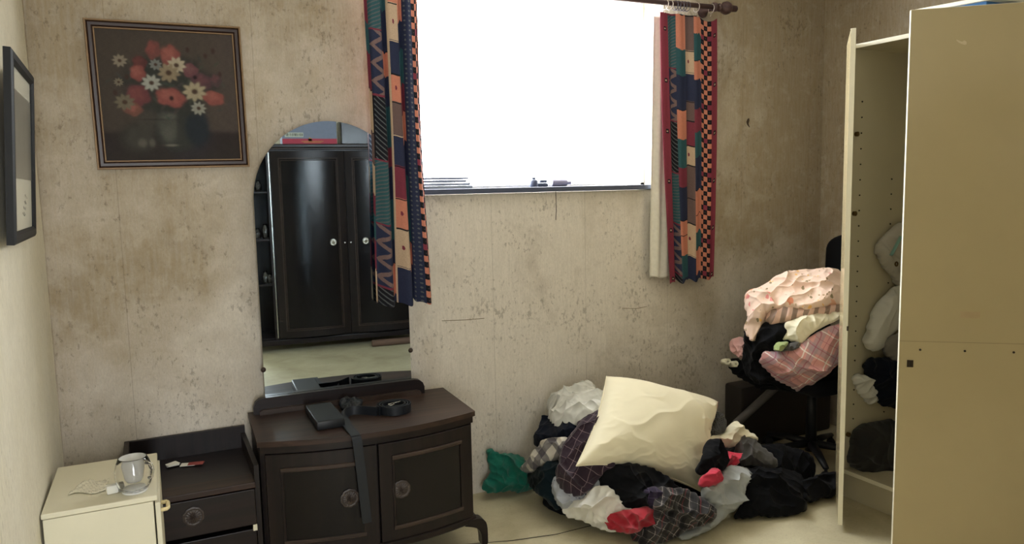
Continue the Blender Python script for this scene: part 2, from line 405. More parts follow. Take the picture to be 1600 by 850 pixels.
OUT = {"white_shirt":[[1.835,3.264,0.402],[1.865,3.26,0.45],[1.922,3.237,0.46],[1.954,3.164,0.482],[1.987,3.212,0.502],[2.016,3.2,0.518],[2.05,3.181,0.51],[1.968,3.026,0.518],[1.982,2.971,0.523],[1.936,2.867,0.497],[1.894,2.841,0.474],[1.792,2.866,0.422],[1.772,2.901,0.416],[1.739,2.934,0.393],[1.723,3.017,0.379],[1.768,3.137,0.39]],
"navy_cloth":[[1.695,3.161,0.264],[1.737,3.181,0.306],[1.811,3.213,0.357],[1.776,2.994,0.4],[1.807,2.91,0.418],[1.761,2.874,0.374],[1.725,2.912,0.348],[1.68,2.994,0.301],[1.669,3.092,0.263]],
"checked_shirt":[[1.618,3.146,0.158],[1.627,3.071,0.229],[1.655,3.035,0.288],[1.684,3.0,0.33],[1.726,2.893,0.367],[1.726,2.855,0.355],[1.685,2.846,0.304],[1.654,2.89,0.276],[1.625,2.941,0.239],[1.601,3.02,0.186],[1.602,3.098,0.153]],
"dark_green_cloth":[[1.65,3.138,0.143],[1.656,3.038,0.218],[1.682,2.959,0.269],[1.7,2.871,0.273],[1.674,2.83,0.21],[1.646,2.841,0.151],[1.637,2.809,0.069],[1.624,2.844,0.063],[1.611,2.94,0.092],[1.612,3.044,0.086],[1.63,3.115,0.1]],
"maroon_check":[[1.913,2.869,0.5],[1.87,2.877,0.484],[1.792,2.903,0.443],[1.745,2.867,0.399],[1.705,2.877,0.362],[1.664,2.868,0.311],[1.65,2.834,0.274],[1.62,2.833,0.22],[1.619,2.794,0.184],[1.634,2.746,0.168],[1.66,2.697,0.159],[1.698,2.67,0.201],[1.747,2.658,0.264],[1.818,2.63,0.308],[1.84,2.693,0.383],[1.875,2.777,0.453]],
"floral_hem":[[1.625,2.879,0.183],[1.648,2.863,0.225],[1.686,2.756,0.213],[1.745,2.689,0.234],[1.78,2.673,0.262],[1.76,2.662,0.221],[1.713,2.676,0.157],[1.66,2.734,0.117],[1.634,2.767,0.08],[1.622,2.812,0.111],[1.614,2.855,0.132]],
"white_vest":[[1.639,2.736,0.15],[1.673,2.684,0.153],[1.701,2.674,0.199],[1.732,2.653,0.225],[1.758,2.624,0.22],[1.779,2.591,0.194],[1.801,2.559,0.158],[1.843,2.531,0.154],[1.843,2.523,0.128],[1.784,2.551,0.092],[1.766,2.557,0.036],[1.737,2.58,0.033],[1.698,2.621,0.05],[1.65,2.684,0.065],[1.616,2.745,0.075],[1.612,2.766,0.106],[1.623,2.756,0.132]],
"black_jumper":[[1.745,2.689,0.224],[1.794,2.694,0.292],[1.951,2.591,0.296],[2.039,2.523,0.223],[2.087,2.493,0.165],[2.052,2.479,0.099],[1.933,2.507,0.095],[1.865,2.538,0.098],[1.805,2.58,0.115],[1.77,2.627,0.163]],
"red_cloth":[[1.711,2.576,0.108],[1.743,2.555,0.133],[1.805,2.517,0.153],[1.861,2.487,0.157],[1.9,2.464,0.138],[1.896,2.452,0.068],[1.851,2.473,0.079],[1.817,2.488,0.052],[1.778,2.511,0.04],[1.743,2.539,0.058],[1.716,2.564,0.073]],
"purple_check":[[1.87,2.529,0.216],[1.925,2.511,0.231],[1.965,2.489,0.211],[1.943,2.475,0.154],[1.895,2.486,0.131],[1.859,2.514,0.166]],
"grey_check":[[1.897,2.486,0.226],[1.953,2.469,0.235],[2.027,2.447,0.223],[2.061,2.431,0.193],[2.122,2.419,0.165],[2.174,2.41,0.119],[2.182,2.404,0.08],[2.116,2.397,0.054],[2.018,2.406,0.058],[1.957,2.417,0.015],[1.868,2.419,0.012],[1.817,2.47,0.012],[1.781,2.497,0.033],[1.798,2.489,0.07],[1.863,2.456,0.074],[1.885,2.456,0.126],[1.879,2.477,0.186]],
"grey_jeans":[[2.325,2.523,0.232],[2.433,2.568,0.204],[2.584,2.623,0.132],[2.561,2.603,0.048],[2.445,2.529,0.025],[2.276,2.452,0.036],[2.151,2.409,0.012],[2.06,2.401,0.012],[1.971,2.406,0.012],[1.977,2.444,0.012],[2.012,2.441,0.036],[2.11,2.432,0.041],[2.181,2.436,0.058],[2.205,2.444,0.089],[2.16,2.449,0.137],[2.145,2.459,0.175],[2.171,2.468,0.196],[2.233,2.476,0.191],[2.288,2.495,0.203]],
"pink_cloth":[[2.158,2.482,0.243],[2.227,2.498,0.254],[2.303,2.506,0.227],[2.302,2.49,0.192],[2.222,2.463,0.178],[2.135,2.459,0.192]],
"pink_strip":[[2.364,2.608,0.296],[2.462,2.642,0.242],[2.547,2.686,0.164],[2.499,2.63,0.159],[2.347,2.545,0.211],[2.343,2.571,0.259]],
"black_sock":[[2.286,2.594,0.35],[2.335,2.599,0.33],[2.361,2.584,0.293],[2.349,2.542,0.237],[2.311,2.513,0.213],[2.226,2.497,0.23],[2.152,2.496,0.249],[2.211,2.537,0.305]],
"cream_cloth":[[2.534,2.759,0.298],[2.556,2.746,0.33],[2.591,2.717,0.363],[2.603,2.691,0.327],[2.624,2.655,0.296],[2.642,2.619,0.267],[2.603,2.661,0.249],[2.559,2.703,0.227],[2.523,2.739,0.217],[2.368,2.672,0.297],[2.43,2.735,0.302],[2.527,2.759,0.277]],
"grey_towel":[[2.562,2.721,0.287],[2.593,2.695,0.311],[2.62,2.65,0.281],[2.632,2.626,0.259],[2.66,2.577,0.232],[2.669,2.542,0.188],[2.661,2.536,0.156],[2.635,2.564,0.142],[2.607,2.606,0.152],[2.582,2.638,0.151],[2.551,2.67,0.141],[2.545,2.702,0.192]],
"mesh_bag":[[2.518,2.804,0.387],[2.533,2.79,0.394],[2.551,2.755,0.34],[2.543,2.746,0.289],[2.42,2.731,0.292],[2.5,2.807,0.334]],
"black_trousers":[[2.506,2.645,0.163],[2.565,2.593,0.159],[2.64,2.556,0.151],[2.751,2.527,0.134],[2.781,2.481,0.111],[2.768,2.417,0.072],[2.684,2.379,0.046],[2.64,2.339,0.012],[2.505,2.369,0.02],[2.366,2.413,0.04],[2.288,2.445,0.029],[2.346,2.446,0.068],[2.417,2.494,0.117]],
"black_scarf":[[2.753,2.475,0.113],[3.068,2.535,0.042],[2.924,2.4,0.012],[2.743,2.388,0.044],[2.663,2.379,0.05],[2.679,2.42,0.09]],
"black_blanket":[[2.701,2.703,0.208],[2.775,2.689,0.21],[2.888,2.655,0.189],[2.969,2.618,0.141],[2.981,2.586,0.081],[2.928,2.565,0.021],[2.795,2.565,0.036],[2.683,2.597,0.091],[2.636,2.635,0.131]],
"green_jumper":[[1.475,3.258,0.23],[1.506,3.261,0.242],[1.544,3.253,0.214],[1.613,3.25,0.2],[1.67,3.244,0.177],[1.715,3.233,0.133],[1.715,3.218,0.071],[1.73,3.201,0.006],[1.644,3.202,0.006],[1.54,3.207,0.029],[1.481,3.208,0.03],[1.439,3.215,0.06],[1.441,3.223,0.09],[1.487,3.228,0.112],[1.49,3.243,0.172]],
"floral_pillowcase":[[2.796,2.9,0.938],[2.823,2.836,0.974],[2.921,2.788,1.045],[2.996,2.735,1.065],[3.087,2.68,1.065],[3.24,2.663,1.046],[3.09,2.521,0.917],[2.972,2.547,0.9],[2.892,2.591,0.888],[2.848,2.639,0.893],[2.783,2.738,0.88],[2.759,2.744,0.822],[2.74,2.787,0.696],[2.734,2.806,0.736],[2.73,2.845,0.748],[2.748,2.839,0.846],[2.765,2.878,0.888]],
"striped_cushion":[[2.805,2.775,0.879],[2.878,2.667,0.905],[2.921,2.617,0.896],[3.081,2.555,0.913],[3.085,2.522,0.846],[2.942,2.576,0.852],[2.824,2.675,0.813],[2.789,2.738,0.802]],
"cream_blouse":[[2.818,2.669,0.821],[2.919,2.585,0.865],[3.04,2.534,0.878],[3.075,2.513,0.848],[3.024,2.519,0.829],[2.953,2.542,0.803],[2.893,2.574,0.757],[2.873,2.591,0.715],[2.831,2.634,0.73],[2.807,2.669,0.727],[2.824,2.651,0.793]],
"pink_plaid":[[2.762,2.744,0.671],[2.795,2.674,0.668],[2.858,2.585,0.718],[2.919,2.54,0.778],[3.001,2.506,0.81],[3.058,2.492,0.818],[3.071,2.496,0.638],[3.025,2.52,0.604],[2.996,2.571,0.537],[2.989,2.711,0.432],[2.922,2.712,0.466],[2.844,2.734,0.522],[2.785,2.784,0.58]],
"black_coat":[[2.767,2.892,0.762],[2.767,2.824,0.729],[2.787,2.772,0.815],[2.841,2.661,0.814],[2.843,2.645,0.709],[2.827,2.705,0.628],[2.858,2.765,0.538],[3.045,2.811,0.414],[3.0,2.849,0.408],[2.891,2.963,0.452],[2.833,2.966,0.576],[2.766,2.873,0.715]],
"green_sock":[[2.763,2.688,0.705],[2.783,2.649,0.735],[2.811,2.612,0.73],[2.796,2.638,0.682],[2.774,2.677,0.673]],
"grey_sock":[[2.792,2.664,0.682],[2.813,2.625,0.73],[2.858,2.577,0.725],[2.841,2.598,0.694],[2.808,2.641,0.676]],
"pink_scarf":[[2.84,3.075,0.647],[2.876,3.058,0.672],[2.818,2.909,0.697],[2.826,2.892,0.655],[2.902,2.994,0.549],[2.869,3.031,0.579],[2.839,3.063,0.609]],
"seat_cloth":[[2.815,3.06,0.553],[2.866,3.028,0.56],[2.877,2.882,0.536],[3.018,2.852,0.447],[3.099,2.765,0.429],[3.11,2.57,0.595],[3.185,2.588,0.57],[3.229,2.62,0.432],[3.107,2.74,0.402],[2.989,2.855,0.405],[2.89,2.944,0.418],[2.814,3.044,0.511]],
"grey_jacket":[[3.085,2.38,1.183],[3.181,2.38,1.257],[3.281,2.38,1.309],[3.353,2.38,1.26],[3.37,2.38,0.968],[3.299,2.38,0.974],[3.244,2.38,1.025],[3.156,2.38,1.088]],
"white_shirt_hanging":[[3.256,2.375,1.001],[3.362,2.375,0.981],[3.373,2.375,0.792],[3.302,2.375,0.787],[3.233,2.375,0.771],[3.16,2.375,0.688],[3.029,2.375,0.704],[3.07,2.375,0.823],[3.107,2.375,0.916],[3.172,2.375,0.962]],
"grey_bundle":[[3.147,2.36,0.725],[3.196,2.36,0.766],[3.282,2.36,0.78],[3.361,2.36,0.772],[3.372,2.36,0.592],[3.274,2.36,0.604],[3.185,2.36,0.651]],
"navy_bundle":[[3.036,2.375,0.666],[3.17,2.375,0.667],[3.403,2.375,0.573],[3.415,2.375,0.365],[3.2,2.375,0.398],[3.127,2.375,0.491],[3.057,2.375,0.571]],
"white_blouse_small":[[2.98,2.4,0.582],[3.046,2.4,0.596],[3.106,2.4,0.559],[3.143,2.4,0.495],[3.18,2.4,0.436],[3.112,2.4,0.429],[3.051,2.4,0.473],[3.032,2.4,0.534]],
"dark_bag":[[2.996,2.372,0.311],[3.023,2.375,0.339],[3.115,2.377,0.353],[3.312,2.374,0.331],[3.359,2.37,0.294],[3.326,2.334,-0.006],[3.239,2.336,0.011],[3.041,2.348,0.116],[2.954,2.357,0.188],[2.975,2.361,0.225]],
"white_sleeve":[[3.115,2.296,0.063],[3.158,2.296,0.063],[3.209,2.298,0.082],[3.259,2.298,0.081],[3.254,2.292,0.015],[3.132,2.295,0.046]]}
# ================================================================ THE ROOM
def struct(name, b, mat, auto=None):
    o = b.build(name, mat, auto=auto); tag(o, kind='structure'); return o
TH = .24
b = B(); x0, x1, z0, z1 = WIN; z0s = 1.47
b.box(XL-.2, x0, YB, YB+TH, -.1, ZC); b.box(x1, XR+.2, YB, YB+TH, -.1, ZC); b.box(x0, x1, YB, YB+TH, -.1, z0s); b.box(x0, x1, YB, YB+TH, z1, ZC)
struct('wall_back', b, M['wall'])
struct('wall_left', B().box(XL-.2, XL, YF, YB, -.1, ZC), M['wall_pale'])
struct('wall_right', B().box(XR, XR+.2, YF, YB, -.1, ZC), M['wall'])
b = B(); a0, a1, c0, c1 = REAR
b.box(XL-.2, a0, YF-.14, YF, -.1, ZC); b.box(a1, XR+.2, YF-.14, YF, -.1, ZC); b.box(a0, a1, YF-.14, YF, -.1, c0); b.box(a0, a1, YF-.14, YF, c1, ZC)
struct('wall_front', b, M['wall_pale'])
struct('floor', B().box(XL-.2, XR+.2, YF-.14, YB+TH, -.12, 0), M['floor'])
struct('ceiling', B().box(XL-.2, XR+.2, YF-.14, YB+TH, ZC, ZC+.1), M['ceiling'])
# torn paper edge where the back wall's paper turns onto the left wall
n = 90; zz = np.linspace(0, ZC, n); r = np.random.RandomState(3); ww = .028 + .008*np.sin(zz*9) + .006*np.sin(zz*31+1) + .004*r.randn(n)
P = np.zeros((n, 3, 3)); P[:, :, 0] = XL+.0015; P[:, 0, 1] = YB; P[:, 1, 1] = YB-ww; P[:, 2, 1] = YB-ww-.001; P[:, :, 2] = zz[:, None]; P[:, 2, 0] = XL
o = gridmesh('trim_1', P, M['wall']); tag(o, kind='structure')
# floor seams: strips of vinyl butted together
def seam(pts, w, name):
    P = np.array([[(p[0], p[1]-w/2, .0012), (p[0], p[1]+w/2, .0012)] for p in pts]); o = gridmesh(name, P, M['hole']); tag(o, kind='structure')
seam([(1.15, 2.86), (1.377, 2.78), (1.573, 2.738), (1.836, 2.734), (2.1, 2.70)], .006, 'trim_2')
# window: sill, slim frame, one pane
b = B().box(x0-.01, x1+.0, YB-.03, YB+.17, 1.472, 1.497, .003); struct('window_1', b, M['sill'])
f = B()
for q in ((x0, x0+.022, z0, z1), (x1-.022, x1, z0, z1), (x0, x1, z1-.022, z1), (x0, x1, z0, z0+.012)):
    f.box(q[0], q[1], YB+.17, YB+.20, q[2], q[3])
o = f.build('window_frame', M['white_paint'], bpy.data.objects['window_1'])
o = B().box(x0+.02, x1-.02, YB+.183, YB+.187, z0+.01, z1-.02).build('pane', M['pane'], bpy.data.objects['window_1'])

# ================================================================ DRESSING TABLE
DT = empty('dressing_table', (.818, 3.045, 0), R(-3.5), 'low dark wooden dressing table with bowed doors and a tall arched mirror', 'dressing table'); DT.scale = (1, 1, 1.026)
fy = lambda x: -.292 + .085*(x/.43)**2
def bowed(x0, x1, z0, z1, d0, d1, n=24, bev=0):
    """slab following the bowed front between offsets d0 (front) and d1 (back) from the bow line"""
    b = B(); rings = []
    for i in range(n+1):
        x = x0 + (x1-x0)*i/n; y = fy(x)
        rings.append([b.bm.verts.new(v) for v in ((x, y+d0, z0+bev), (x, y+d0+bev, z0), (x, y+d1, z0), (x, y+d1, z1), (x, y+d0+bev, z1), (x, y+d0, z1-bev))] if bev else
                     [b.bm.verts.new(v) for v in ((x, y+d0, z0), (x, y+d1, z0), (x, y+d1, z1), (x, y+d0, z1))])
    for p, q in zip(rings, rings[1:]):
        k = len(p)
        for i in range(k): b.bm.faces.new((p[i], p[(i+1) % k], q[(i+1) % k], q[i]))
    b.bm.faces.new(rings[0]); b.bm.faces.new(rings[-1][::-1])
    return b
def outline_top(xa, xb, back, off, n=26):
    return [(xa, back), (xa, fy(xa)+off)] + [(xa + (xb-xa)*i/n, fy(xa + (xb-xa)*i/n)+off) for i in range(1, n)] + [(xb, fy(xb)+off), (xb, back)]
b = B().prism(outline_top(-.43, .428, .205, -.006), .02, T(0, 0, .55)); b.build('table_top', M['dwood_top'], DT, auto=40)
b = B().prism(outline_top(-.42, .42, .20, .028), .42, T(0, 0, .13)); b.build('carcass', M['dwood_v'], DT, auto=40)
bowed(-.42, .42, .522, .55, .004, .04).build('front_rail', M['dwood'], DT, auto=40)
bowed(-.42, .42, .105, .135, -.004, .06, bev=.006).build('base_rail', M['dwood'], DT, auto=40)
def rosette(parent, x, y, z, r=.034, rotz=0):
    b = B(); n = 80; rings = []
    for k, (rr, h) in enumerate(((1, 0), (1, .22), (.86, .34), (.80, .20), (.62, .26), (.52, .42), (.34, .30), (.22, .5), (.0, .55))):
        ring = []
        for i in range(n):
            a = 2*math.pi*i/n; lob = 1 + (.055*abs(math.sin(5*a)) if rr > .5 else .02*math.sin(8*a))
            hh = h*r*.32*(1 + (.25*math.sin(16*a) if .2 < rr < .8 else 0))
            ring.append(b.bm.verts.new((r*rr*lob*math.cos(a), -hh - .002, r*rr*lob*math.sin(a))))
        rings.append(ring)
    for p, q in zip(rings, rings[1:]):
        for i in range(n): b.bm.faces.new((p[i], p[(i+1) % n], q[(i+1) % n], q[i]))
    bmesh.ops.transform(b.bm, matrix=T(x, y, z) @ RZ(rotz), verts=b.bm.verts)
    o = b.build('knob', M['rosette'], parent, auto=50); return o
M['rosette'] = simple('carved_knob', srgb(56,46,42), .45, scale=200, var=.3)
def door(xa, xb, kx, name='door'):
    d = bowed(xa, xb, .138, .52, -.006, .02, bev=.002).build(name, M['dwood_v'], DT, auto=40)
    i = .05
    for (za, zb) in ((.52-i-.016, .52-i), (.138+i-.008, .138+i+.008)):
        bowed(xa+i, xb-i, za, zb, -.014, 0, bev=.003).build('moulding', M['dmould'], d, auto=40)
    for xx in (xa+i, xb-i-.008):
        bowed(xx, xx+.008, .138+i, .52-i, -.012, 0, 3, bev=.002).build('moulding', M['dwood'], d, auto=40)
    bowed(xa+i+.01, xb-i-.01, .138+i+.008, .52-i-.013, -.008, 0).build('door_panel', M['dpanel'], d, auto=40)
    rosette(d, kx, fy(kx)-.008, .335)
door(-.405, -.008, -.115); door(.002, .405, .085)
for sx, sy in ((1, -1), (-1, -1), (1, 1), (-1, 1)):     # scrolled bracket feet
    pts = [(0, .125), (.03, .125), (.044, .116), (.056, .10), (.060, .07), (.060, 0), (.034, 0), (.033, .05), (.024, .075), (.006, .090), (-.05, .105), (-.05, .125)]
    x, y = (.405 if sx > 0 else -.345), (-.205 if sy < 0 else .14)
    mt = T(x, y+.02, 0) @ Matrix(((sx, 0, 0, 0), (0, 0, -1, 0), (0, 1, 0, 0), (0, 0, 0, 1)))
    B().prism(chaikin(pts, 1).tolist(), .045, mt).build('foot', M['dwood'], DT, auto=40)
# mirror
MX, MY, MZ, MW, MTOP = -.042, .185, .634, .316, 1.745
def arch(w, z0, zt, n=40):
    ra = w*1.0; zc = zt - ra
    return [(-w, z0)] + [(-ra*math.cos(math.pi*i/n), zc + ra*math.sin(math.pi*i/n)) for i in range(n+1)] + [(w, z0)]
XZ = lambda x, y, z: T(x, y, z) @ Matrix(((1, 0, 0, 0), (0, 0, -1, 0), (0, 1, 0, 0), (0, 0, 0, 1)))
B().prism(arch(MW, MZ-.02, MTOP), .005, XZ(MX, MY+.005, 0)).build('mirror_glass', M['mirror'], DT, auto=30)
B().prism(arch(MW-.004, MZ-.02, MTOP-.004), .010, XZ(MX, MY+.0165, 0)).build('mirror_backing', M['dwood_v'], DT, auto=30)
b = B()
for sx in (-1, 1): b.box(MX+sx*.2-.03, MX+sx*.2+.03, MY+.017, MY+.027, .3, 1.2, .003)
b.build('mirror_post', M['dwood_v'], DT)
rail = [(-.367, .57), (-.367, .600), (-.360, .618), (-.345, .630), (-.322, .6345), (.322, .6345), (.345, .630), (.360, .618), (.367, .600), (.367, .57)]
B().prism(rail, .028, XZ(MX, MY-.002, 0)).build('mirror_rail', M['dwood'], DT, auto=30)
B().prism([(-.345, .57), (-.345, .584), (-.33, .59), (.33, .59), (.345, .584), (.345, .57)], .020, XZ(MX, MY-.03, 0)).build('rail_step', M['dmould'], DT, auto=30)
for sx, z in ((-1, .745), (1, .760)):
    b = B().lathe([(0, -.008), (.008, -.006), (.011, 0), (.008, .006), (0, .008)], 16, T(MX+sx*(MW+.001), MY, z) @ RX(90)); b.build('mirror_clip', M['dmould'], DT, smooth=True)

# ================================================================ OPEN-TOPPED DRAWER UNIT
DU = empty('drawer_unit', (.165, 3.07, 0), R(-1.5), 'low dark wooden drawer unit with its top missing, between bedside cabinet and dressing table', 'drawer unit')
b = B(); b.box(-.235, -.217, -.21, .235, .02, .53); b.build('side_panel', M['dwood_v'], DT if 0 else DU)
b = B(); b.box(.20, .217, -.21, .235, .02, .50); b.build('side_panel', M['dwood_v'], DU)
B().box(-.235, .217, .222, .238, .02, .53, .002).build('back_panel', M['dwood_v'], DU)
B().box(-.217, .20, -.14, .222, .425, .437).build('shelf', M['dwood'], DU)
B().box(-.217, .20, -.235, -.14, .425, .447, .003).build('front_rail', M['dmould_d'] if 'dmould_d' in M else M['dwood_top'], DU)
B().box(-.217, .20, -.21, .222, .10, .112).build('bottom_panel', M['dwood'], DU)
d = B().box(-.214, .197, -.232, -.212, .285, .42, .003).build('drawer', M['dwood'], DU)
rosette(d, -.015, -.232, .36, .034)
d2 = B().box(-.214, .197, -.215, -.20, .145, .262, .003).build('drawer', M['dwood'], DU)
B().box(.183, .198, -.235, -.218, .262, .285, .002).build('runner', M['cream_wood'], DU)
for i, (x, y, w, h, a, mt, lb) in enumerate(((.10, 3.19, .045, .030, 20, 'paper', 'folded white slip of paper lying leftmost inside the open drawer unit'), (.155, 3.17, .055, .035, -15, 'paper2', 'white and red printed leaflet lying inside the open drawer unit'))):
    if mt == 'paper2': M['paper2'] = simple('red_print', srgb(150, 70, 66), .6)
    b = B(); n = 8
    for sgn in ((-1, 1) if i == 0 else (0,)): b.box(-w/2, w/2, -h/2, h/2, .001+.006*(sgn > 0), .003+.006*(sgn > 0), rot=RZ(12*sgn) @ RX(6*sgn))
    o = b.build('paper_slip' if i == 0 else 'leaflet', M['paper'], auto=30); o.location = (x, y, .440); o.rotation_euler = (0, 0, R(a)); tag(o, lb, 'paper')
    if i == 1: B().box(.0, w/2+.03, -h/2, h/2, .0032, .0042).build('red_half', M['paper2'], o)

# ================================================================ BEDSIDE CABINET
BC = empty('bedside_cabinet', (-.112, 2.645, 0), R(-2), 'small cream bedside cabinet standing against the left wall', 'bedside cabinet')
w, dd, hh = .148, .205, .61
B().box(-w, w-.012, -dd, dd, .0, hh-.018, .002).build('carcass', M['cream_wood'], BC)
B().box(-w-.003, w, -dd-.003, dd+.003, hh-.016, hh, .003).build('cabinet_top', M['cream_wood'], BC)
for (za, zb) in ((.40, .585), (.21, .392), (.03, .202)):
    d = B().box(w-.008, w+.006, -dd+.004, dd-.004, za, zb, .002).build('drawer', M['cream_wood'], BC)
    z = (za+zb)/2 + .045; y = -.11
    b = B().tube([(w+.004, y-.032, z), (w+.022, y-.030, z), (w+.026, y-.022, z), (w+.026, y+.022, z), (w+.022, y+.030, z), (w+.004, y+.032, z)], .006, 10)
    b.build('handle', M['cream_plastic'], d, smooth=True)
# glass on top
GL = empty('glass_cup', (-.03, 2.50, .6105), 0, 'round double-walled glass cup standing on the bedside cabinet', 'glass')
prof = [(0, .004), (.026, .004), (.030, .002), (.034, .004), (.046, .022), (.053, .048), (.052, .070), (.046, .092), (.040, .106), (.038, .107), (.037, .104), (.043, .090), (.049, .069), (.050, .048), (.043, .024), (.032, .008), (0, .007)]
B().lathe(prof, 48).build('outer_wall', M['glass'], GL, smooth=True)
prof = [(0, .030), (.020, .032), (.025, .04), (.036, .104), (.0375, .106), (.0365, .107), (.034, .104), (.023, .042), (.018, .035), (0, .034)]
M['frost'] = glassmat('frosted_glass', (.95, .95, .94, 1), .35); M['frost'].node_tree.nodes['Principled BSDF'].inputs['Transmission Weight'].default_value = .55
M['milk'] = simple('white_plastic', srgb(226,226,222), .3); B().lathe(prof, 48).build('inner_wall', M['frost'], GL, smooth=True)
B().lathe([(0, 0), (.034, 0), (.036, .003), (.032, .012), (0, .016)], 40).build('foot_disc', M['milk'], GL, smooth=True)
b = B().tube([(.046, .0, .092), (.062, 0, .09), (.068, 0, .072), (.062, 0, .05), (.052, 0, .046)], [.005]*5, 10); b.build('handle', M['glass'], GL, smooth=True)
bpy.data.objects['glass_cup'].rotation_euler.z = R(-40)
o = B().box(-.022, .010, -.012, .012, 0, .026, .004).build('eraser_block', M['paper'], auto=40); o.location = (-.085, 2.52, .6105); o.rotation_euler.z = R(10)
tag(o, 'small white and grey eraser-like block beside the glass cup', 'eraser'); M['grey'] = simple('grey_rubber', srgb(130,128,120), .7)
B().box(.0101, .026, -.0115, .0115, .0005, .0255, .003).build('grey_sleeve', M['grey'], o, auto=40)
# torn printed wrapper
k = N('printed_film'); uv = k.map('UV'); s_ = k.sep(uv)
mk = k.math('MULTIPLY', k.math('LESS_THAN', k.math('FRACT', k.math('MULTIPLY', k.math('ADD', s_[0], k.math('MULTIPLY', s_[1], .9)), 6.0)), .16), k.math('GREATER_THAN', k.noise(k.map('UV', (9, 9, 9)), 3.0, 3), .54))
k.col(k.mix(mk, srgb(224, 218, 196), srgb(110, 106, 92))).rough(.25, .6); M['film'] = k.m
n = 22; U, V = np.meshgrid(np.linspace(0, 1, n), np.linspace(0, 1, n), indexing='ij')
P = np.stack([(U-.5)*.105*(1-.3*V), (V-.5)*.10 + .012*np.sin(U*7), .002 + .014*ridges(U*.1, V*.1, 5, .035)], -1)
o = gridmesh('torn_wrapper', P, M['film'], uv=np.stack([U, V], -1)); o.location = (-.148, 2.60, .611); o.rotation_euler.z = R(-12)
sd = o.modifiers.new('thick', 'SOLIDIFY'); sd.thickness = .0006
tag(o, 'crumpled clear wrapper with dark print lying on the bedside cabinet', 'wrapper')

# ================================================================ THINGS ON THE DRESSING TABLE
o = B().box(-.054, .054, -.130, .130, 0, .034, .004).build('black_box', M['black'], auto=40); o.location = (.660, 3.005, .5855); o.rotation_euler.z = R(-2)
tag(o, 'flat black box lying on the dressing table left of the belt', 'box')
B().box(-.05, .05, -.125, .125, .0342, .0352, .0004).build('lid', M['leather'], o)
BE = empty('coiled_belt', (.940, 2.965, .5855), 0, 'black leather belt coiled on the dressing table, tail hanging over its front', 'belt')
def ribbon(pts, h, t, name, mat, parent):
    """strap standing on edge along pts (x,y,z), h tall, t thick; optional twist given as 4th value (0 upright .. 1 flat)"""
    pts = np.array(pts, float); n = len(pts); q = [Vector(p[:3]) for p in pts]; b = B(); rings = []
    for i in range(n):
        tg = (q[min(i+1, n-1)] - q[max(i-1, 0)]).normalized(); tw = pts[i][3] if len(pts[i]) > 3 else 0
        up = Vector((0, 0, 1)); side = tg.cross(up)
        if side.length < .05 or (tw > .9 and abs(tg.z) > .5): side = Vector((1, 0, 0))
        side.normalize(); up = side.cross(tg).normalized()
        w = (up*(1-tw) + side*tw).normalized(); nn = w.cross(tg).normalized()
        rings.append([b.bm.verts.new(q[i] + w*a*h/2 + nn*c*t/2) for a, c in ((-1, -1), (1, -1), (1, 1), (-1, 1))])
    for p_, r_ in zip(rings, rings[1:]):
        for i in range(4): b.bm.faces.new((p_[i], p_[(i+1) % 4], r_[(i+1) % 4], r_[i]))
    b.bm.faces.new(rings[0]); b.bm.faces.new(rings[-1])
    return b.build(name, mat, parent, auto=35)
pts = []
for i in range(121):
    a = R(-160 + i*9.0); r_ = .040 + .034*i/120
    pts.append((r_*math.cos(a), r_*math.sin(a)*.9, .0185))
ribbon(pts, .036, .0045, 'coil', M['leather'], BE)
pts = chaikin([(-.070, -.03, .019, 0), (-.10, .0, .019, 0), (-.135, .04, .019, .0), (-.175, .05, .019, .1), (-.205, .02, .016, .4), (-.218, -.04, .008, .9), (-.225, -.12, .004, 1), (-.226, -.20, .004, 1), (-.226, -.236, -.002, 1), (-.224, -.240, -.03, 1), (-.215, -.242, -.15, 1), (-.205, -.243, -.30, 1), (-.200, -.243, -.36, 1)], 2)
# open chain (chaikin closes it): drop the wrap-around samples
pts = [p for p in pts.tolist()][:-6]
ribbon(pts, .036, .004, 'tail', M['leather'], BE)
b = B().tube([(.0, .02, .032), (.045, .024, .034)], .0016, 8).tube([(-.022, .0, .030), (-.022, .02, .030), (.0, .02, .032), (.0, 0, .032)], .002, 8, closed=True); b.build('buckle', M['chrome'], BE, smooth=True)
P2 = [(.765,3.235,.595),(.79,3.25,.605),(.84,3.235,.60),(.865,3.20,.59),(.85,3.16,.585),(.80,3.14,.58),(.77,3.13,.58),(.755,3.18,.585)]
g_ = garment('leather_strap', [(x-.01, y-.075, z+.016) for x, y, z in P2], M['leather'], 'crumpled black leather strap bundle between the flat box and the belt', 'strap', puff=.015, fold=.010, wl=.05, s=.004, skirt=.03, hint=(-.2, -.5, .8), seed=9, parent=None)

# ================================================================ PICTURES
def frame_ring(w, h, i0, i1, d0, d1, name, mat, parent, y0=0):
    """mitred frame band between insets i0..i1; y from front d1 (toward -y) to back d0"""
    b = B()
    def rect(i): return [(-w/2+i, -h/2+i), (w/2-i, -h/2+i), (w/2-i, h/2-i), (-w/2+i, h/2-i)]
    prof = [(i0, d0), (i0, d1*.8), (i0+(i1-i0)*.25, d1), (i0+(i1-i0)*.75, d1), (i1, d1*.75), (i1, d0)]
    R_ = [[b.bm.verts.new((x, -y, z)) for x, z in rect(i)] for i, y in prof]
    for p, q in zip(R_, R_[1:] + R_[:1]):
        for k_ in range(4): b.bm.faces.new((p[k_], p[(k_+1) % 4], q[(k_+1) % 4], q[k_]))
    return b.build(name, mat, parent)
FP = empty('flower_painting', (.192, YB-.004, 1.880), label='square framed oil painting of poppies and daisies in a blue vase', cat='painting', rot=(R(1.2), R(-.8), 0))
w_, h_ = .552, .556
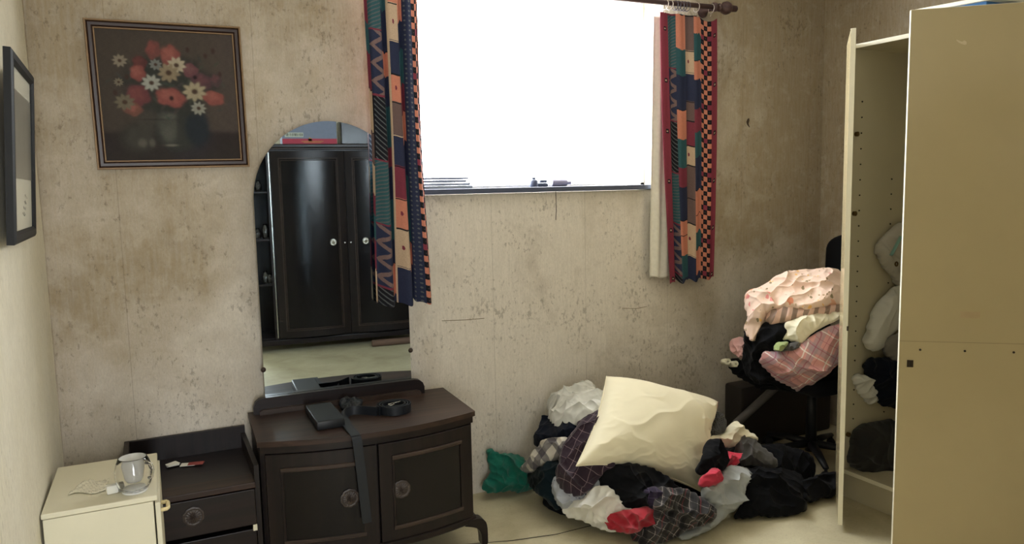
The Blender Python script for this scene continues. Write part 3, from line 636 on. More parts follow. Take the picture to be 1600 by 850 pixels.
frame_ring(w_, h_, 0, .008, 0, .026, 'outer_moulding', M['frame_gold'], FP)
frame_ring(w_, h_, .008, .028, 0, .022, 'frame', M['frame_brown'], FP)
frame_ring(w_, h_, .028, .034, 0, .019, 'inner_moulding', M['frame_gold'], FP)
B().box(-w_/2+.01, w_/2-.01, -.008, -.002, -h_/2+.01, h_/2-.01).build('backing', M['frame_brown'], FP)
def paint():
    n = 300; U, V = np.meshgrid((np.arange(n)+.5)/n, (np.arange(n)+.5)/n, indexing='ij'); Y = 1-V
    C = np.zeros((n, n, 3)); lin = lambda *c: np.array(srgb(*c)[:3])
    r = np.random.RandomState(11)
    def nz(sc, sd):
        q = np.random.RandomState(sd); s = 0
        for i in range(5):
            th, k, p = q.rand()*6.28, sc*(1+i*.8), q.rand()*6.28; s = s + np.sin(k*(U*math.cos(th)+V*math.sin(th)) + p + 1.5*np.sin(k*.6*V+p))/(1+i*.5)
        return s/3
    def put(mask, c): C[:] = C*(1-mask[..., None]) + c*mask[..., None]
    sm = lambda d, w: 1/(1+np.exp(np.clip(d/w, -30, 30)))
    put(np.ones((n, n)), lin(96, 84, 76)); put(sm(U-.35+.1*nz(7, 1), .12)*.5, lin(78, 66, 58)); put(sm(.85-U, .05)*.4, lin(104, 88, 94)); put(sm(.3-Y, .1)*.0, lin(0,0,0))
    put(sm(.775-Y+.004*nz(30, 2), .008), lin(58, 44, 48)); put(sm(np.abs(U-.62)-.13, .04)*sm(.77-Y, .01), lin(54, 48, 72)); put(sm(.92-Y, .03)*.5, lin(66, 58, 54))
    def ellm(x, y, a, b_, w=.05, ang=0, lob=0, amp=.0, sd=0):
        dx, dy = U-x, Y-y; c, s = math.cos(ang), math.sin(ang); X, Z = (dx*c+dy*s)/a, (-dx*s+dy*c)/b_; rr = np.hypot(X, Z); th = np.arctan2(Z, X)
        return sm(rr - 1 - amp*np.cos(lob*th+sd) + .08*nz(40, 3+sd), w)
    # vases
    put(ellm(.25, .82, .13, .12, .12), lin(66, 66, 62)); put(ellm(.25, .82, .09, .09, .1), lin(78, 78, 74)); put(ellm(.31, .66, .06, .14, .1)*.7, lin(84, 82, 78))
    put(ellm(.27, .86, .03, .03, .2)+ellm(.34, .86, .02, .03, .2)*.8, lin(120, 118, 112))
    put(ellm(.53, .76, .16, .17, .06), lin(60, 68, 66)); put(ellm(.46, .70, .07, .13, .1), lin(92, 96, 92)); put(ellm(.47, .64, .05, .03, .2), lin(132, 134, 130)); put(ellm(.68, .74, .09, .15, .1), lin(30, 48, 70)); put(ellm(.47, .79, .05, .06, .25)*.7, lin(112, 118, 114)); put(ellm(.48, .88, .04, .008, .3)*.8, lin(150, 148, 140)); put(ellm(.36, .68, .09, .006, .3)*.6, lin(50, 50, 50))
    # foliage
    for x, y, a, b_ in ((.5, .42, .26, .2), (.36, .32, .12, .1), (.62, .3, .12, .1), (.3, .4, .14, .12), (.72, .4, .14, .1), (.58, .56, .16, .08), (.4, .55, .12, .08)): put(ellm(x, y, a, b_, .12, 0, 7, .12, int(x*50))*.85, lin(56, 64, 62))
    for i in range(60):
        x, y = .5+.22*r.randn(), .4+.12*r.randn(); put(ellm(x, y, .025, .01, .2, r.rand()*3)*.5, lin(*(58+r.randint(40), 74+r.randint(30), 76+r.randint(24))))
    # poppies
    red, red2, pk = lin(176, 72, 70), lin(206, 104, 92), lin(140, 72, 92)
    for x, y, a, b_, c, c2 in ((.40, .15, .05, .07, lin(150,72,70), red), (.52, .19, .07, .08, red, red2), (.30, .25, .05, .05, lin(120,48,52), lin(140,60,60)), (.28, .33, .055, .06, red, red2), (.50, .51, .105, .07, lin(188,76,74), red2), (.27, .50, .085, .08, lin(140,56,72), lin(168,72,76)), (.22, .60, .07, .05, lin(150,84,70), red2), (.82, .51, .08, .055, lin(184,78,72), red2), (.66, .30, .06, .055, pk, lin(160,90,104)), (.74, .38, .08, .06, lin(110,64,84), pk), (.85, .37, .04, .05, lin(100,72,84), pk)):
        put(ellm(x, y, a, b_, .06, .2, 5, .08, int(x*90)), c); put(ellm(x-.012, y-.015, a*.62, b_*.55, .2, .4, 4, .2, int(x*70))*.75, c2)
    put(ellm(.505, .515, .016, .018, .2), lin(60, 20, 26)); put(ellm(.69, .35, .015, .015, .2), lin(50, 24, 40))
    # daisies
    for x, y, rr, c in ((.56, .26, .06, lin(222, 212, 184)), (.50, .32, .07, lin(180, 160, 124)), (.68, .46, .075, lin(206, 194, 158)), (.37, .40, .06, lin(196, 208, 206)), (.70, .59, .05, lin(176, 184, 178)), (.16, .24, .045, lin(170, 158, 140)), (.17, .55, .06, lin(140, 132, 108)), (.14, .40, .03, lin(150, 140, 120)), (.41, .26, .04, lin(140, 150, 156))):
        put(ellm(x, y, rr, rr*.9, .07, 0, 9, .16, int(x*99)), c); put(ellm(x, y, rr*.3, rr*.28, .15), lin(96, 66, 44))
    for x, y in ((.65, .14), (.78, .18), (.2, .36), (.11, .48), (.88, .32), (.84, .14)): put(ellm(x, y, .014, .02, .2), lin(84, 52, 48))
    C *= (1 + .10*nz(60, 20) + .05*r.randn(n, n))[..., None]
    g = C.mean(-1, keepdims=True); return np.clip(((C*.66+g*.34)*.46 + .004)*np.array((1.08, 1., .88)), 0, 1)
cp = paint(); n = cp.shape[0]; U, V = np.meshgrid(np.linspace(-w_/2+.03, w_/2-.03, n+1), np.linspace(-h_/2+.03, h_/2-.03, n+1), indexing='ij')
gridmesh('canvas', np.stack([U, np.full_like(U, -.0135), V], -1), M['canvas'], FP, cols=cp)
LP = empty('framed_print', (XL+.013, 2.452, 1.385+.0), label='narrow black-framed print with pale mount hanging on the left wall', cat='picture', rot=(R(3.6), 0, R(90)))
w2, h2 = .50, .475
B().box(-w2/2+.005, w2/2-.005, -.008, 0, .005, h2-.005).build('backing', M['frame_black'], LP)
fr = frame_ring(w2, h2, 0, .030, 0, .020, 'frame', M['frame_black'], LP); fr.location.z = h2/2
M['mount'] = simple('pale_mount', srgb(206,204,188), .25, var=.04); M['greyprint'] = simple('grey_print', srgb(120,118,108), .3, scale=14, var=.25)
B().box(-w2/2+.028, w2/2-.028, -.0105, -.008, .028, h2-.028).build('mount', M['mount'], LP)
B().box(-w2/2+.05, w2/2-.028, -.0115, -.0106, .165, h2-.085).build('print', M['greyprint'], LP)
b = B()
for i in range(4):
    z = .07+.016*i; b.tube([(.02+.02*i+.03*math.sin(j*1.3+i), -.0108, z+.006*math.cos(j*1.7+i)) for j in range(7)], .0005, 5)
b.build('pencil_marks', M['greyprint'], LP)
# ================================================================ CURTAINS, ROD, RINGS
b = B().tube([(.70, 3.22, 2.385), (2.90, 3.22, 2.425)], .0125, 20); ROD = b.build('curtain_rod', M['rod'], smooth=True); tag(ROD, 'brown wooden curtain rod with ball finial above the window', 'curtain rod')
bx = lambda x: 2.385 + (x-.70)*(.04/2.2)
prof = [(.0125, 0), (.020, .004), (.022, .012), (.014, .020), (.017, .026), (.030, .040), (.035, .058), (.030, .076), (.018, .088), (.016, .092), (.017, .098), (.017, .125), (.013, .130), (0, .131)]
B().lathe(prof, 32, T(2.885, 3.22, bx(2.885)) @ RY(89)).build('finial', M['rod'], ROD, smooth=True)
B().lathe(prof, 32, T(.715, 3.22, bx(.715)) @ RY(-91)).build('finial', M['rod'], ROD, smooth=True)
for x in (2.862, .80):
    b = B().lathe([(0, 0), (.032, 0), (.034, .006), (.026, .014), (.012, .02), (.010, .085), (0, .085)], 28, T(x, YB-.001, bx(x)-.004) @ RX(90)).lathe([(.014, -.012), (.022, -.012), (.024, 0), (.022, .012), (.014, .012)], 28, T(x, 3.22, bx(x)) @ RY(90))
    b.build('bracket', M['rod'], ROD, smooth=True)
M['ring'] = simple('pale_ring', srgb(178,166,158), .4, metal=.4)
M['ringd'] = simple('dark_ring', srgb(62,56,66), .45)
def ring(x, mat, lb, tilt):
    b = B(); n = 36; b.tube([(0, .020*math.cos(2*math.pi*i/n), .024*math.sin(2*math.pi*i/n)-.010) for i in range(n)], .0022, 8, closed=True)
    o = b.build('curtain_ring', mat, smooth=True); o.location = (x, 3.22, bx(x)); o.rotation_euler = (0, R(6), R(tilt))
    b = B().tube([(0, 0, -.035), (0, -.002, -.044), (0, .004, -.050)], .0016, 6); b.build('hook', M['ring'], o, smooth=True)
    tag(o, lb, 'curtain ring', 'curtain rings on the rod')
ring(2.537, M['ring'], 'pale curtain ring leftmost above the right curtain', 20); ring(2.566, M['ring'], 'pale curtain ring second from left above the right curtain', 22)
for x, nm in ((2.600, 'first'), (2.618, 'second'), (2.640, 'third'), (2.658, 'fourth'), (2.680, 'last')): ring(x, M['ringd'], nm + ' from left of the five bunched dark curtain rings', 15)
ring(2.742, M['ring'], 'single pale curtain ring between dark bunch and bracket', 8); ring(2.842, M['ring'], 'pale curtain ring hooked on rod beside the right bracket', 4)

lin = lambda *c: np.array(srgb(*c)[:3])
PAL = dict(t=lin(40, 84, 92), n=lin(40, 46, 74), o=lin(196, 118, 92), m=lin(120, 42, 62), c=lin(188, 160, 132), b=lin(104, 82, 80), k=lin(26, 26, 34), r=lin(130, 44, 64), g=lin(88, 92, 96), p=lin(96, 64, 92))
def pattern(U, Z, cols, seed):
    """U 0..1 across, Z metres along the drop; cols: list of (u0,u1,kind,seq)"""
    C = np.zeros(U.shape + (3,)); r = np.random.RandomState(seed); C[:] = PAL['n']
    for ci, (u0, u1, kind, seq) in enumerate(cols):
        mk = (U >= u0) & (U < u1); lu = (U-u0)/(u1-u0); w = u1-u0
        if kind == 'blocks':
            zb = 0; i = 0
            edge = .006*np.sin(lu*6+ci) + .010*(lu-.5)*((ci % 2)*2-1)
            while zb < 1.7:
                h = .08 + .10*r.rand(); q = mk & (Z+edge >= zb) & (Z+edge < zb+h); C[q] = PAL[seq[i % len(seq)]]
                q2 = mk & (np.abs(Z+edge-zb) < .0022) & (seq[i % len(seq)] in 'ocb'); C[q2] = PAL['k']
                zb += h; i += 1
        elif kind == 'frames':          # cream blocks with dark little motifs
            zb = 0; i = 0
            while zb < 1.7:
                h = .10 + .08*r.rand(); q = mk & (Z >= zb) & (Z < zb+h); c = seq[i % len(seq)]; C[q] = PAL[c]
                inn = mk & (Z > zb+.008) & (Z < zb+h-.008) & (lu > .15) & (lu < .85); C[inn & (c in 'kn')] = PAL['n']
                C[mk & (np.abs(Z-zb-.004) < .003)] = PAL['c' if c in 'kn' else 'k']
                C[mk & (np.hypot((lu-.5)*w*.7, Z-zb-h*.5) < .010) & (c in 'co')] = PAL['m']
                zb += h; i += 1
        elif kind == 'checks':
            q = ((np.floor(lu*2.999) + np.floor(Z/.026)) % 2) == 0; C[mk] = PAL['o']; C[mk & q] = PAL['k']; C[mk & ~q & ((np.floor(Z/.026) % 7) == 3)] = PAL['r']
            C[mk & q & (np.hypot((np.mod(lu*3, 1)-.5)*.02, np.mod(Z, .026)-.013) < .0016)] = PAL['b']
        elif kind == 'stripes':         # pale hatch and zigzag on a dark ground, in turns
            C[mk] = PAL['t']; sec = np.floor(Z/.27) % 3
            C[mk & (sec == 0) & (np.mod(Z + lu*.03, .016) < .005)] = PAL['g']
            zz = np.abs(np.mod(Z, .075)/.075*2-1); C[mk & (sec == 1)] = PAL['n']; C[mk & (sec == 1) & (lu > zz*.9) & (lu < zz*.9+.45)] = PAL['b']*1.3
            C[mk & (sec == 2)] = PAL['k']; C[mk & (sec == 2) & (np.mod(Z*1.0 - lu*.045, .022) < .006) & (lu > .15)] = PAL['g']
            C[mk & (np.mod(Z, .27) < .008)] = PAL['m']
        elif kind == 'solid':
            C[mk] = PAL[seq[0]]
            C[mk & (np.abs(np.mod(Z+.05, .26)-.13) < .011) & (np.abs(lu-.5) < .2)] = PAL['k']; C[mk & (np.abs(np.mod(Z+.05, .26)-.13) < .004) & (np.abs(lu-.5) < .1)] = PAL['c']
        elif kind == 'plain': C[mk] = PAL[seq[0]]
        elif kind == 'dots':
            C[mk] = PAL[seq[0]]; C[mk & (np.hypot((np.mod(lu*2, 1)-.5)*.02, np.mod(Z, .02)-.01) < .004)] = PAL['g']
    C = C*.82 + C.mean(-1, keepdims=True)*.14
    r = np.random.RandomState(seed+5); C *= (1 + .06*r.randn(*U.shape))[..., None]
    return np.clip(C, 0, 1)
def curtain(name, top, bot, ztop, zbot, folds, amp, cols, seed, label, yc=3.235, bulge=None, hem=.012, heading=None, flat=0):
    nu, nv = 210, 620; u = np.linspace(0, 1, nu+1); v = np.linspace(0, 1, nv+1); U, V = np.meshgrid(u, v, indexing='ij')
    def fold(U, V): return np.sin(2*math.pi*(folds*U + .10*np.sin(V*3+seed)) + seed) + .35*np.sin(2*math.pi*folds*1.9*U + 2*V + seed)
    e = bulge or (lambda V: 0*V)
    X = top[0]*(1-V)+bot[0]*V + (top[1]-top[0]+(bot[1]-bot[0]-top[1]+top[0])*V)*U + e(V)*(U-.5)
    X += .010*np.cos(2*math.pi*folds*U+seed)*(.4+.6*V)*np.clip(1.15-U*flat, .15, 1)
    Y = yc + amp*fold(U, V)*(.55+.45*V)*np.clip(1.15-U*flat, .15, 1)
    zt = ztop + (heading(U) if heading else 0); Z = zt*(1-V) + (zbot + hem*fold(U, 1)*.6 + .004*np.sin(U*40))*V
    Cc = .5*(U[1:, 1:]+U[:-1, :-1]); D = .5*(V[1:, 1:]+V[:-1, :-1])*(ztop-zbot)
    o = gridmesh(name, np.stack([X, Y, Z], -1), M['curtain'], cols=pattern(Cc, D, cols, seed), uv=np.stack([U*.6, V*1.4], -1)); tag(o, label, 'curtain', 'printed curtains either side of the window')
    md = o.modifiers.new('thick', 'SOLIDIFY'); md.thickness = .0012
    return o
blk = ['o', 't', 'n', 'o', 'm', 't', 'o', 'n']
RC = curtain('curtain', (2.512, 2.895), (2.575, 2.885), 2.372, .975, 3.6, .017,
    [(0, .12, 'solid', 'r'), (.12, .27, 'stripes', ''), (.27, .43, 'blocks', 'otnotmno'), (.43, .57, 'frames', 'bcnbmcb'), (.57, .71, 'blocks', 'otonmtno'), (.71, .88, 'checks', ''), (.88, 1.01, 'solid', 'r')], 4,
    'right printed curtain in teal, orange and maroon blocks with checked band', bulge=lambda V: .02*np.sin(V*3.1), flat=.95, heading=lambda U: -.022*np.abs(np.sin(U*9.4))*(U > .62))
# gathered white lining behind the right curtain
nu, nv = 60, 120; U, V = np.meshgrid(np.linspace(0, 1, nu), np.linspace(0, 1, nv), indexing='ij')
P = np.stack([2.50-.03*V + (.34-.0*V)*U, 3.268 + .008*np.sin(U*34), 2.36*(1-V)+1.0*V + .006*np.sin(U*20)*V], -1)
o = gridmesh('lining', P, M['lining'], RC, uv=np.stack([U, V*3], -1)); o.modifiers.new('t', 'SOLIDIFY').thickness = .0012
LC = curtain('curtain', (.940, 1.178), (.938, 1.205), 2.44, 1.005, 3.2, .020,
    [(0, .07, 'blocks', 'cmtmcb'), (.07, .26, 'stripes', ''), (.26, .40, 'blocks', 'ntnontm'), (.40, .435, 'plain', 'c'), (.435, .57, 'frames', 'ocnobnm'), (.57, .70, 'blocks', 'tontmont'), (.70, .84, 'dots', 'n'), (.84, 1.01, 'checks', '')], 7,
    'left printed curtain with zigzag band hanging in front of the mirror edge', bulge=lambda V: -.022*np.sin(V*3.1)**2, hem=.02)
LC.location = (0, -.068, 0)

# things on the window sill
o = B()
for i, (a, c, w3, h3) in enumerate(((1.22, 1.50, .10, .014), (1.235, 1.49, .09, .012), (1.23, 1.47, .09, .012), (1.24, 1.48, .08, .010))):
    M['sg%d' % i] = simple('folder_%d' % i, srgb(150-8*i, 158-8*i, 172-6*i), .5)
    q = B().box(a, c, 3.37, 3.37+w3, 1.498+i*.0145, 1.498+i*.0145+h3, .002).build('flat_folder', M['sg%d' % i])
    tag(q, ['bottom', 'second from bottom', 'third from bottom', 'topmost'][i] + ' of the flat grey folders stacked at the left of the sill', 'folder', 'folders on the sill')
o = B().lathe([(0, 0), (.020, 0), (.022, .004), (.022, .030), (.016, .036), (.010, .04), (.010, .048), (0, .049)], 24, T(0, 0, 0)).build('small_jar', M['sill'], auto=50); o.location = (1.84, 3.38, 1.4975); tag(o, 'small blue-grey jar near the middle of the window sill', 'jar')
o = B().box(-.03, .03, -.02, .02, 0, .02, .006).box(-.012, .03, -.012, .012, .0205, .034, .004).build('tape_dispenser', M['sill'], auto=50); o.location = (1.895, 3.40, 1.4975); tag(o, 'small two-step grey object between jar and tube on the sill', 'ornament')
o = B().lathe([(0, 0), (.017, 0), (.019, .005), (.019, .085), (.012, .09), (.009, .10), (.009, .115), (0, .116)], 24, T(0, 0, .019) @ RY(90)).build('paint_tube', simple('grey_violet', srgb(140,136,156), .5), auto=50); o.location = (1.945, 3.385, 1.4975); tag(o, 'grey cylindrical tube lying rightmost on the window sill', 'tube')
# dangling wall hook / torn paper flap on the wall
b = B().prism([(0, 0), (.006, .014), (.016, .020), (.020, .008), (.012, -.012), (.022, -.030), (.006, -.016)], .004, T(3.19, YB-.002, 1.84) @ RX(90)); o = b.build('torn_paper_flap', simple('torn_brown', srgb(72,58,46), .9)); tag(o, 'tiny dark torn flap on the wall right of the curtain', 'wall mark')
b = B(); 
for i, (p, q) in enumerate((((1.33, .985), (1.50, 1.005)), ((2.16, 1.045), (2.27, 1.055)))):
    pass
b = B().tube([(1.93, YB-.0015, 1.49), (1.932, YB-.0015, 1.38), (1.928, YB-.0015, 1.33)], .0015, 6); o = b.build('trim_3', M['hole']); tag(o, kind='structure')
for nm, pts in (('trim_4', ((1.30, .88), (1.42, .872), (1.52, .87))), ('trim_5', ((2.33, .845), (2.42, .835), (2.49, .84)))):
    b = B().tube([(x, YB-.0008, z) for x, z in pts], .0014, 6); o = b.build(nm, simple(nm, srgb(128,112,88), .9)); tag(o, kind='structure')

# ================================================================ CREAM WARDROBE (right)
WX, WY0, WY1, WH, WD = 2.962, .55, 2.435, 2.10, 3.56
CW = empty('cream_wardrobe', (WX, WY1, 0), 0, 'tall cream laminate wardrobe with two doors standing open', 'wardrobe')
def wb(x0, x1, y0, y1, z0, z1, name, mat, bev=.0015, par=None): return B().box(x0-WX, x1-WX, y0-WY1, y1-WY1, z0, z1, bev).build(name, mat, par or CW)
YM = 1.53
wb(WX+.001, WD, WY1-.018, WY1, .0, WH, 'side_panel', M['laminate_in'])
wb(WX+.001, WD, YM-.018, YM, .0, WH, 'divider', M['laminate_in'])
wb(WX+.001, WD, WY0, WY0+.018, .0, WH, 'side_panel', M['laminate_in'])
wb(WX+.001, WD, WY0+.018, WY1-.018, WH-.018, WH, 'top_panel', M['laminate_in'])
wb(WX+.001, WD, WY0+.018, WY1-.018, .115, .133, 'bottom_panel', M['laminate_in'])
wb(WX+.003, WX+.021, WY0+.018, WY1-.018, .0, .115, 'plinth', M['laminate_in'])
wb(WD-.006, WD, WY0, WY1, .0, WH, 'back_panel', M['laminate_in'])
wb(WX-.001, WX+.001, WY0, WY1, WH-.018, WH, 'edge_band', M['edge'], 0)
wb(WX-.001, WX+.001, WY1-.018, WY1, .0, WH, 'edge_band', M['edge'], 0)
wb(WX-.001, WX+.001, WY0, WY1, .115, .133, 'edge_band', M['edge'], 0)
for x in (3.020, 3.238):
    for i in range(23):
        z = .30 + i*.0705
        if x > 3.2 and z > 1.55: continue
        B().lathe([(0, 0), (.0034, 0), (.0034, .004), (0, .004)], 12, T(x-WX, -.018+.0005, z) @ RX(90)).build('peg_hole', M['hole'], CW)
for z in (1.705, 1.345, .30):
    B().lathe([(0, 0), (.011, 0), (.011, .012), (.006, .014), (0, .014)], 16, T(2.985-WX, -.018, z) @ RX(90)).build('hinge_plate', M['brass'], CW)
def wdoor(hinge, ang, width, name, feats):
    """hinge (x,y), ang = direction the door runs from its hinge (deg from +y toward -x)"""
    a = R(ang); dx = Vector((-math.sin(a), math.cos(a), 0)); out = Vector((-math.cos(a), -math.sin(a), 0)) if feats else Vector((-math.cos(a), -math.sin(a), 0))
    mt = Matrix(((dx.x, -out.x, 0, hinge[0]-WX), (dx.y, -out.y, 0, hinge[1]-WY1), (0, 0, 1, 0), (0, 0, 0, 1)))
    o = B().box(.001, width-.001, -.016, .0, .031, WH-.001, .001, rot=mt).build(name, M['laminate'], CW)
    b = B()
    for q in ((-.0005, .0012, .03, WH), (width-.0012, width+.0005, .03, WH)): b.box(q[0], q[1], -.0165, .0005, q[2], q[3], rot=mt)
    b.box(0, width, -.0165, .0005, WH-.0012, WH+.0002, rot=mt); b.box(0, width, -.0165, .0005, .0298, .031, rot=mt)
    b.build('edge_band', M['edge'], o)
    return o, mt
o, mt = wdoor((WX, 1.535), 49.2, .512, 'door', True)
# local frame: x from hinge to free edge, y = -(outward); outer face at y=-.016
M['lock'] = simple('dark_lock', srgb(52,42,30), .35, metal=.5)
b = B().box(.512-.050, .512-.028, -.0195, -.0155, .795, .822, .001, rot=mt); L_ = b.build('lock', M['lock'], o)
B().box(.512-.041, .512-.037, -.0202, -.0195, .802, .815, rot=mt).build('keyhole', M['hole'], L_)
for x in (.44, .29, .13):
    B().lathe([(0, 0), (.0045, 0), (.004, .002), (0, .002)], 14, mt @ T(x, -.016, .862) @ RX(90)).build('screw', M['lock'], o)
B().box(.0, .512, -.0163, -.0158, .893, .8945, rot=mt).build('joint_line', simple('joint', srgb(132,118,84), .5), o)
M['scuff'] = simple('scuffed_laminate', srgb(200,186,150), .7); M['tape'] = simple('tape_stain', srgb(178,156,118), .4)
b = B().prism(chaikin([(0, 0), (.022, .008), (.034, .022), (.028, .020), (.012, .012), (.008, .018), (-.002, .012)], 1).tolist(), .0004, mt @ T(.33, -.0160, 1.965) @ RX(90)); b.build('scuff', M['scuff'], o)
B().box(.245, .31, -.0163, -.0158, .985, 1.01, rot=mt).build('tape_mark', M['tape'], o)
# far door: hinged at the far corner, swung out toward the middle of the room
a = R(131.5); dx = Vector((-math.sin(a), math.cos(a), 0)); nx = Vector((-math.cos(a)*-1, -math.sin(a)*-1, 0))
perp = Vector((-dx.y, dx.x, 0))
mt2 = Matrix(((dx.x, perp.x, 0, 0), (dx.y, perp.y, 0, 0), (0, 0, 1, 0), (0, 0, 0, 1)))
o2 = B().box(.001, .419, -.018, .0, .031, WH-.001, .001, rot=mt2).build('door', M['laminate'], CW)
b = B()
for q in ((-.0005, .0012), (.4188, .4205)): b.box(q[0], q[1], -.0185, .0005, .03, WH, rot=mt2)
b.box(0, .42, -.0185, .0005, WH-.0012, WH+.0002, rot=mt2); b.build('edge_band', M['edge'], o2)
B().box(.405, .4208, -.004, .004, .875, .895, .001, rot=mt2).build('lock_tongue', M['lock'], o2)
# closed doors of the second bay, out of frame to the right
for i in (0, 1): wb(WX-.018, WX, WY0+.005+i*.485, WY0+.483+i*.485, .03, WH, 'door', M['laminate'])
# on top
o = B().box(-.01, .50, -.36, .0, .0, .016, .002).build('white_board', M['edge']); o.location = (3.03, 2.19, 2.190); o.rotation_euler = (R(3), 0, R(-3)); tag(o, 'white edged board lying over a blue case on top of wardrobe', 'board')
o = B().box(0, .42, -.27, 0, 0, .078, .006).build('blue_case', simple('blue_case', srgb(70,120,176), .4), auto=40); o.location = (3.035, 2.14, 2.1025); o.rotation_euler.z = R(-3); tag(o, 'flat blue case lying under the white board on the wardrobe', 'case')
for i in range(3):
    n = 14; U, V = np.meshgrid(np.linspace(0, 1, n), np.linspace(0, 1, n), indexing='ij')
    o = gridmesh('paper_sheet', np.stack([U*.30, -V*.21, .004+.030*ridges(U*.3, V*.2, 30+i, .16)], -1), M['paper']); o.location = (2.99+.01*i, 1.84-.05*i, 2.103+.024*i); o.rotation_euler.z = R(-6+9*i); o.modifiers.new('t', 'SOLIDIFY').thickness = .0008
    tag(o, ['bottom', 'middle', 'top'][i] + ' one of the white paper sheets piled at the wardrobe top edge', 'paper', 'papers on the wardrobe')

# ================================================================ DARK WARDROBE (seen in the mirror)
DW = empty('dark_wardrobe', (1.45, -.8, 0), 0, 'dark varnished wooden wardrobe with bowed panel doors, reflected in the mirror', 'wardrobe')
def db(x0, x1, y0, y1, z0, z1, name, mat, bev=.003, par=None): return B().box(x0-1.5, x1-1.5, y0, y1, z0, z1, bev).build(name, mat, par or DW)
db(.765, 2.13, -.48, -.03, .10, 1.90, 'carcass', M['dwood_v'])
db(.42, .765, -.48, -.46, .10, 1.90, 'back_panel', M['dwood_v']); db(.40, .42, -.48, -.03, .10, 1.90, 'side_panel', M['dwood_v'])
for z in (.12, .63, 1.05, 1.49, 1.87): db(.42, .765, -.46, -.05, z, z+.018, 'shelf', M['dwood'])
db(.735, .775, -.05, -.02, .12, 1.88, 'pilaster', M['dwood'])
db(.755, .764, -.02, -.012, .14, 1.86, 'metal_strip', M['chrome'], .001)
db(.38, 2.15, -.50, .015, 1.90, 1.935, 'cornice', M['dwood'], .008); db(.39, 2.14, -.49, .0, 1.885, 1.90, 'cornice_bead', M['dmould'], .004)
db(.40, 2.13, -.48, -.01, .07, .12, 'plinth', M['dwood'], .006)
def wf(x, x0, x1, d=.055): t = (x-(x0+x1)/2)/((x1-x0)/2); return d*(1-t*t)
def dwdoor(x0, x1, kx):
    def slab(xa, xb, za, zb, d0, d1, name, mat, par, n=20, bev=.002):
        b = B(); rg = []
        for i in range(n+1):
            x = xa+(xb-xa)*i/n; y = wf(x, x0, x1)
            rg.append([b.bm.verts.new((x-1.5, y+q, z)) for q, z in ((d1, za+bev), (d1-bev, za), (d0, za), (d0, zb), (d1-bev, zb), (d1, zb-bev))])
        for p, q in zip(rg, rg[1:]):
            for i in range(6): b.bm.faces.new((p[i], p[(i+1) % 6], q[(i+1) % 6], q[i]))
        b.bm.faces.new(rg[0]); b.bm.faces.new(rg[-1][::-1]); return b.build(name, mat, par, auto=40)
    d = slab(x0, x1, .14, 1.87, -.06, .0, 'door', M['dwood_v'], DW)
    i = .075
    slab(x0+i, x1-i, .14+i, 1.87-i, -.01, .004, 'door_panel', M['dpanel'], d)
    for k_, (o_, w4, mt_) in enumerate(((0, .010, 'dmould'), (.016, .006, 'dmould'))):
        slab(x0+i-.012+o_, x1-i+.012-o_, 1.87-i+.002-o_, 1.87-i+.002-o_+w4, .0, .010, 'moulding', M[mt_], d); slab(x0+i-.012+o_, x1-i+.012-o_, .14+i-.012+o_, .14+i-.012+o_+w4, .0, .010, 'moulding', M[mt_], d)
        for xx in (x0+i-.012+o_, x1-i+.012-o_-w4): slab(xx, xx+w4, .14+i-.01+o_, 1.87-i+.008-o_, .0, .010, 'moulding', M[mt_], d, 3)
    kb = rosette(d, 0, 0, 0, .030); kb.location = (kx-1.5, wf(kx, x0, x1)+.004, 1.02); kb.rotation_euler.z = math.pi; kb.data.materials[0] = M['chrome']
    b = B().lathe([(0, 0), (.008, 0), (.007, .004), (0, .004)], 14, T(x1-.025-1.5 if kx > (x0+x1)/2 else x0+.025-1.5, .006, 1.01) @ RX(-90)); b.build('keyhole', M['chrome'], d)
dwdoor(.775, 1.435, 1.297); dwdoor(1.44, 2.10, 1.60)
for i, (x, z, h4) in enumerate(((.66, 1.508, .10), (.70, 1.068, .14), (.63, 1.068, .10), (.68, .648, .12), (.72, .648, .09))):
    o = B().lathe([(0, 0), (.026, 0), (.030, .01), (.030, h4*.7), (.018, h4*.85), (.018, h4), (.014, h4), (.014, h4*.85), (.026, h4*.68), (.026, .012), (0, .01)], 28).build('glass_jar', M['glass'], smooth=True)
    o.location = (x-.05, -.9, z + .0005); tag(o, ['glass jar alone on the top reflected shelf', 'taller glass jar on the middle reflected shelf', 'shorter glass jar on the middle reflected shelf', 'taller glass jar on the lower reflected shelf', 'shorter glass jar on the lower reflected shelf'][i], 'jar', 'jars on the reflected shelves')
M['bluebox'] = simple('grey_blue_card', srgb(118,126,146), .6); M['redcard'] = simple('red_card', srgb(172,44,66), .6); M['yellowcard'] = simple('yellow_print', srgb(196,140,60), .6); M['labelcard'] = simple('pale_label', srgb(196,200,184), .6)
BX = B().box(.93, 1.425, -1.25, -.93, 1.9365, 2.20, .004).build('cardboard_box', M['bluebox']); BX.location = (-.09, .1, 0); tag(BX, 'grey-blue cardboard box with red band on top of the dark wardrobe', 'box')
B().box(.931, 1.424, -.9305, -.929, 1.9375, 1.985).build('red_band', M['redcard'], BX)
lb_ = B().box(.955, 1.12, -.9305, -.929, 2.0, 2.04).build('barcode_label', M['labelcard'], BX)
b = B(); x = .965
while x < 1.11:
    w5 = .002 + .004*rnd.random(); b.box(x, x+w5, -.929, -.9284, 2.008, 2.034); x += w5+.003+.004*rnd.random()
b.build('bars', M['hole'], lb_)
B().prism([(.025*math.cos(a*.6283)*(1 if a % 2 else .55), .025*math.sin(a*.6283)*(1 if a % 2 else .55)) for a in range(10)], .001, T(1.18, -.929, 1.975) @ RX(90)).build('emblem', M['yellowcard'], BX)
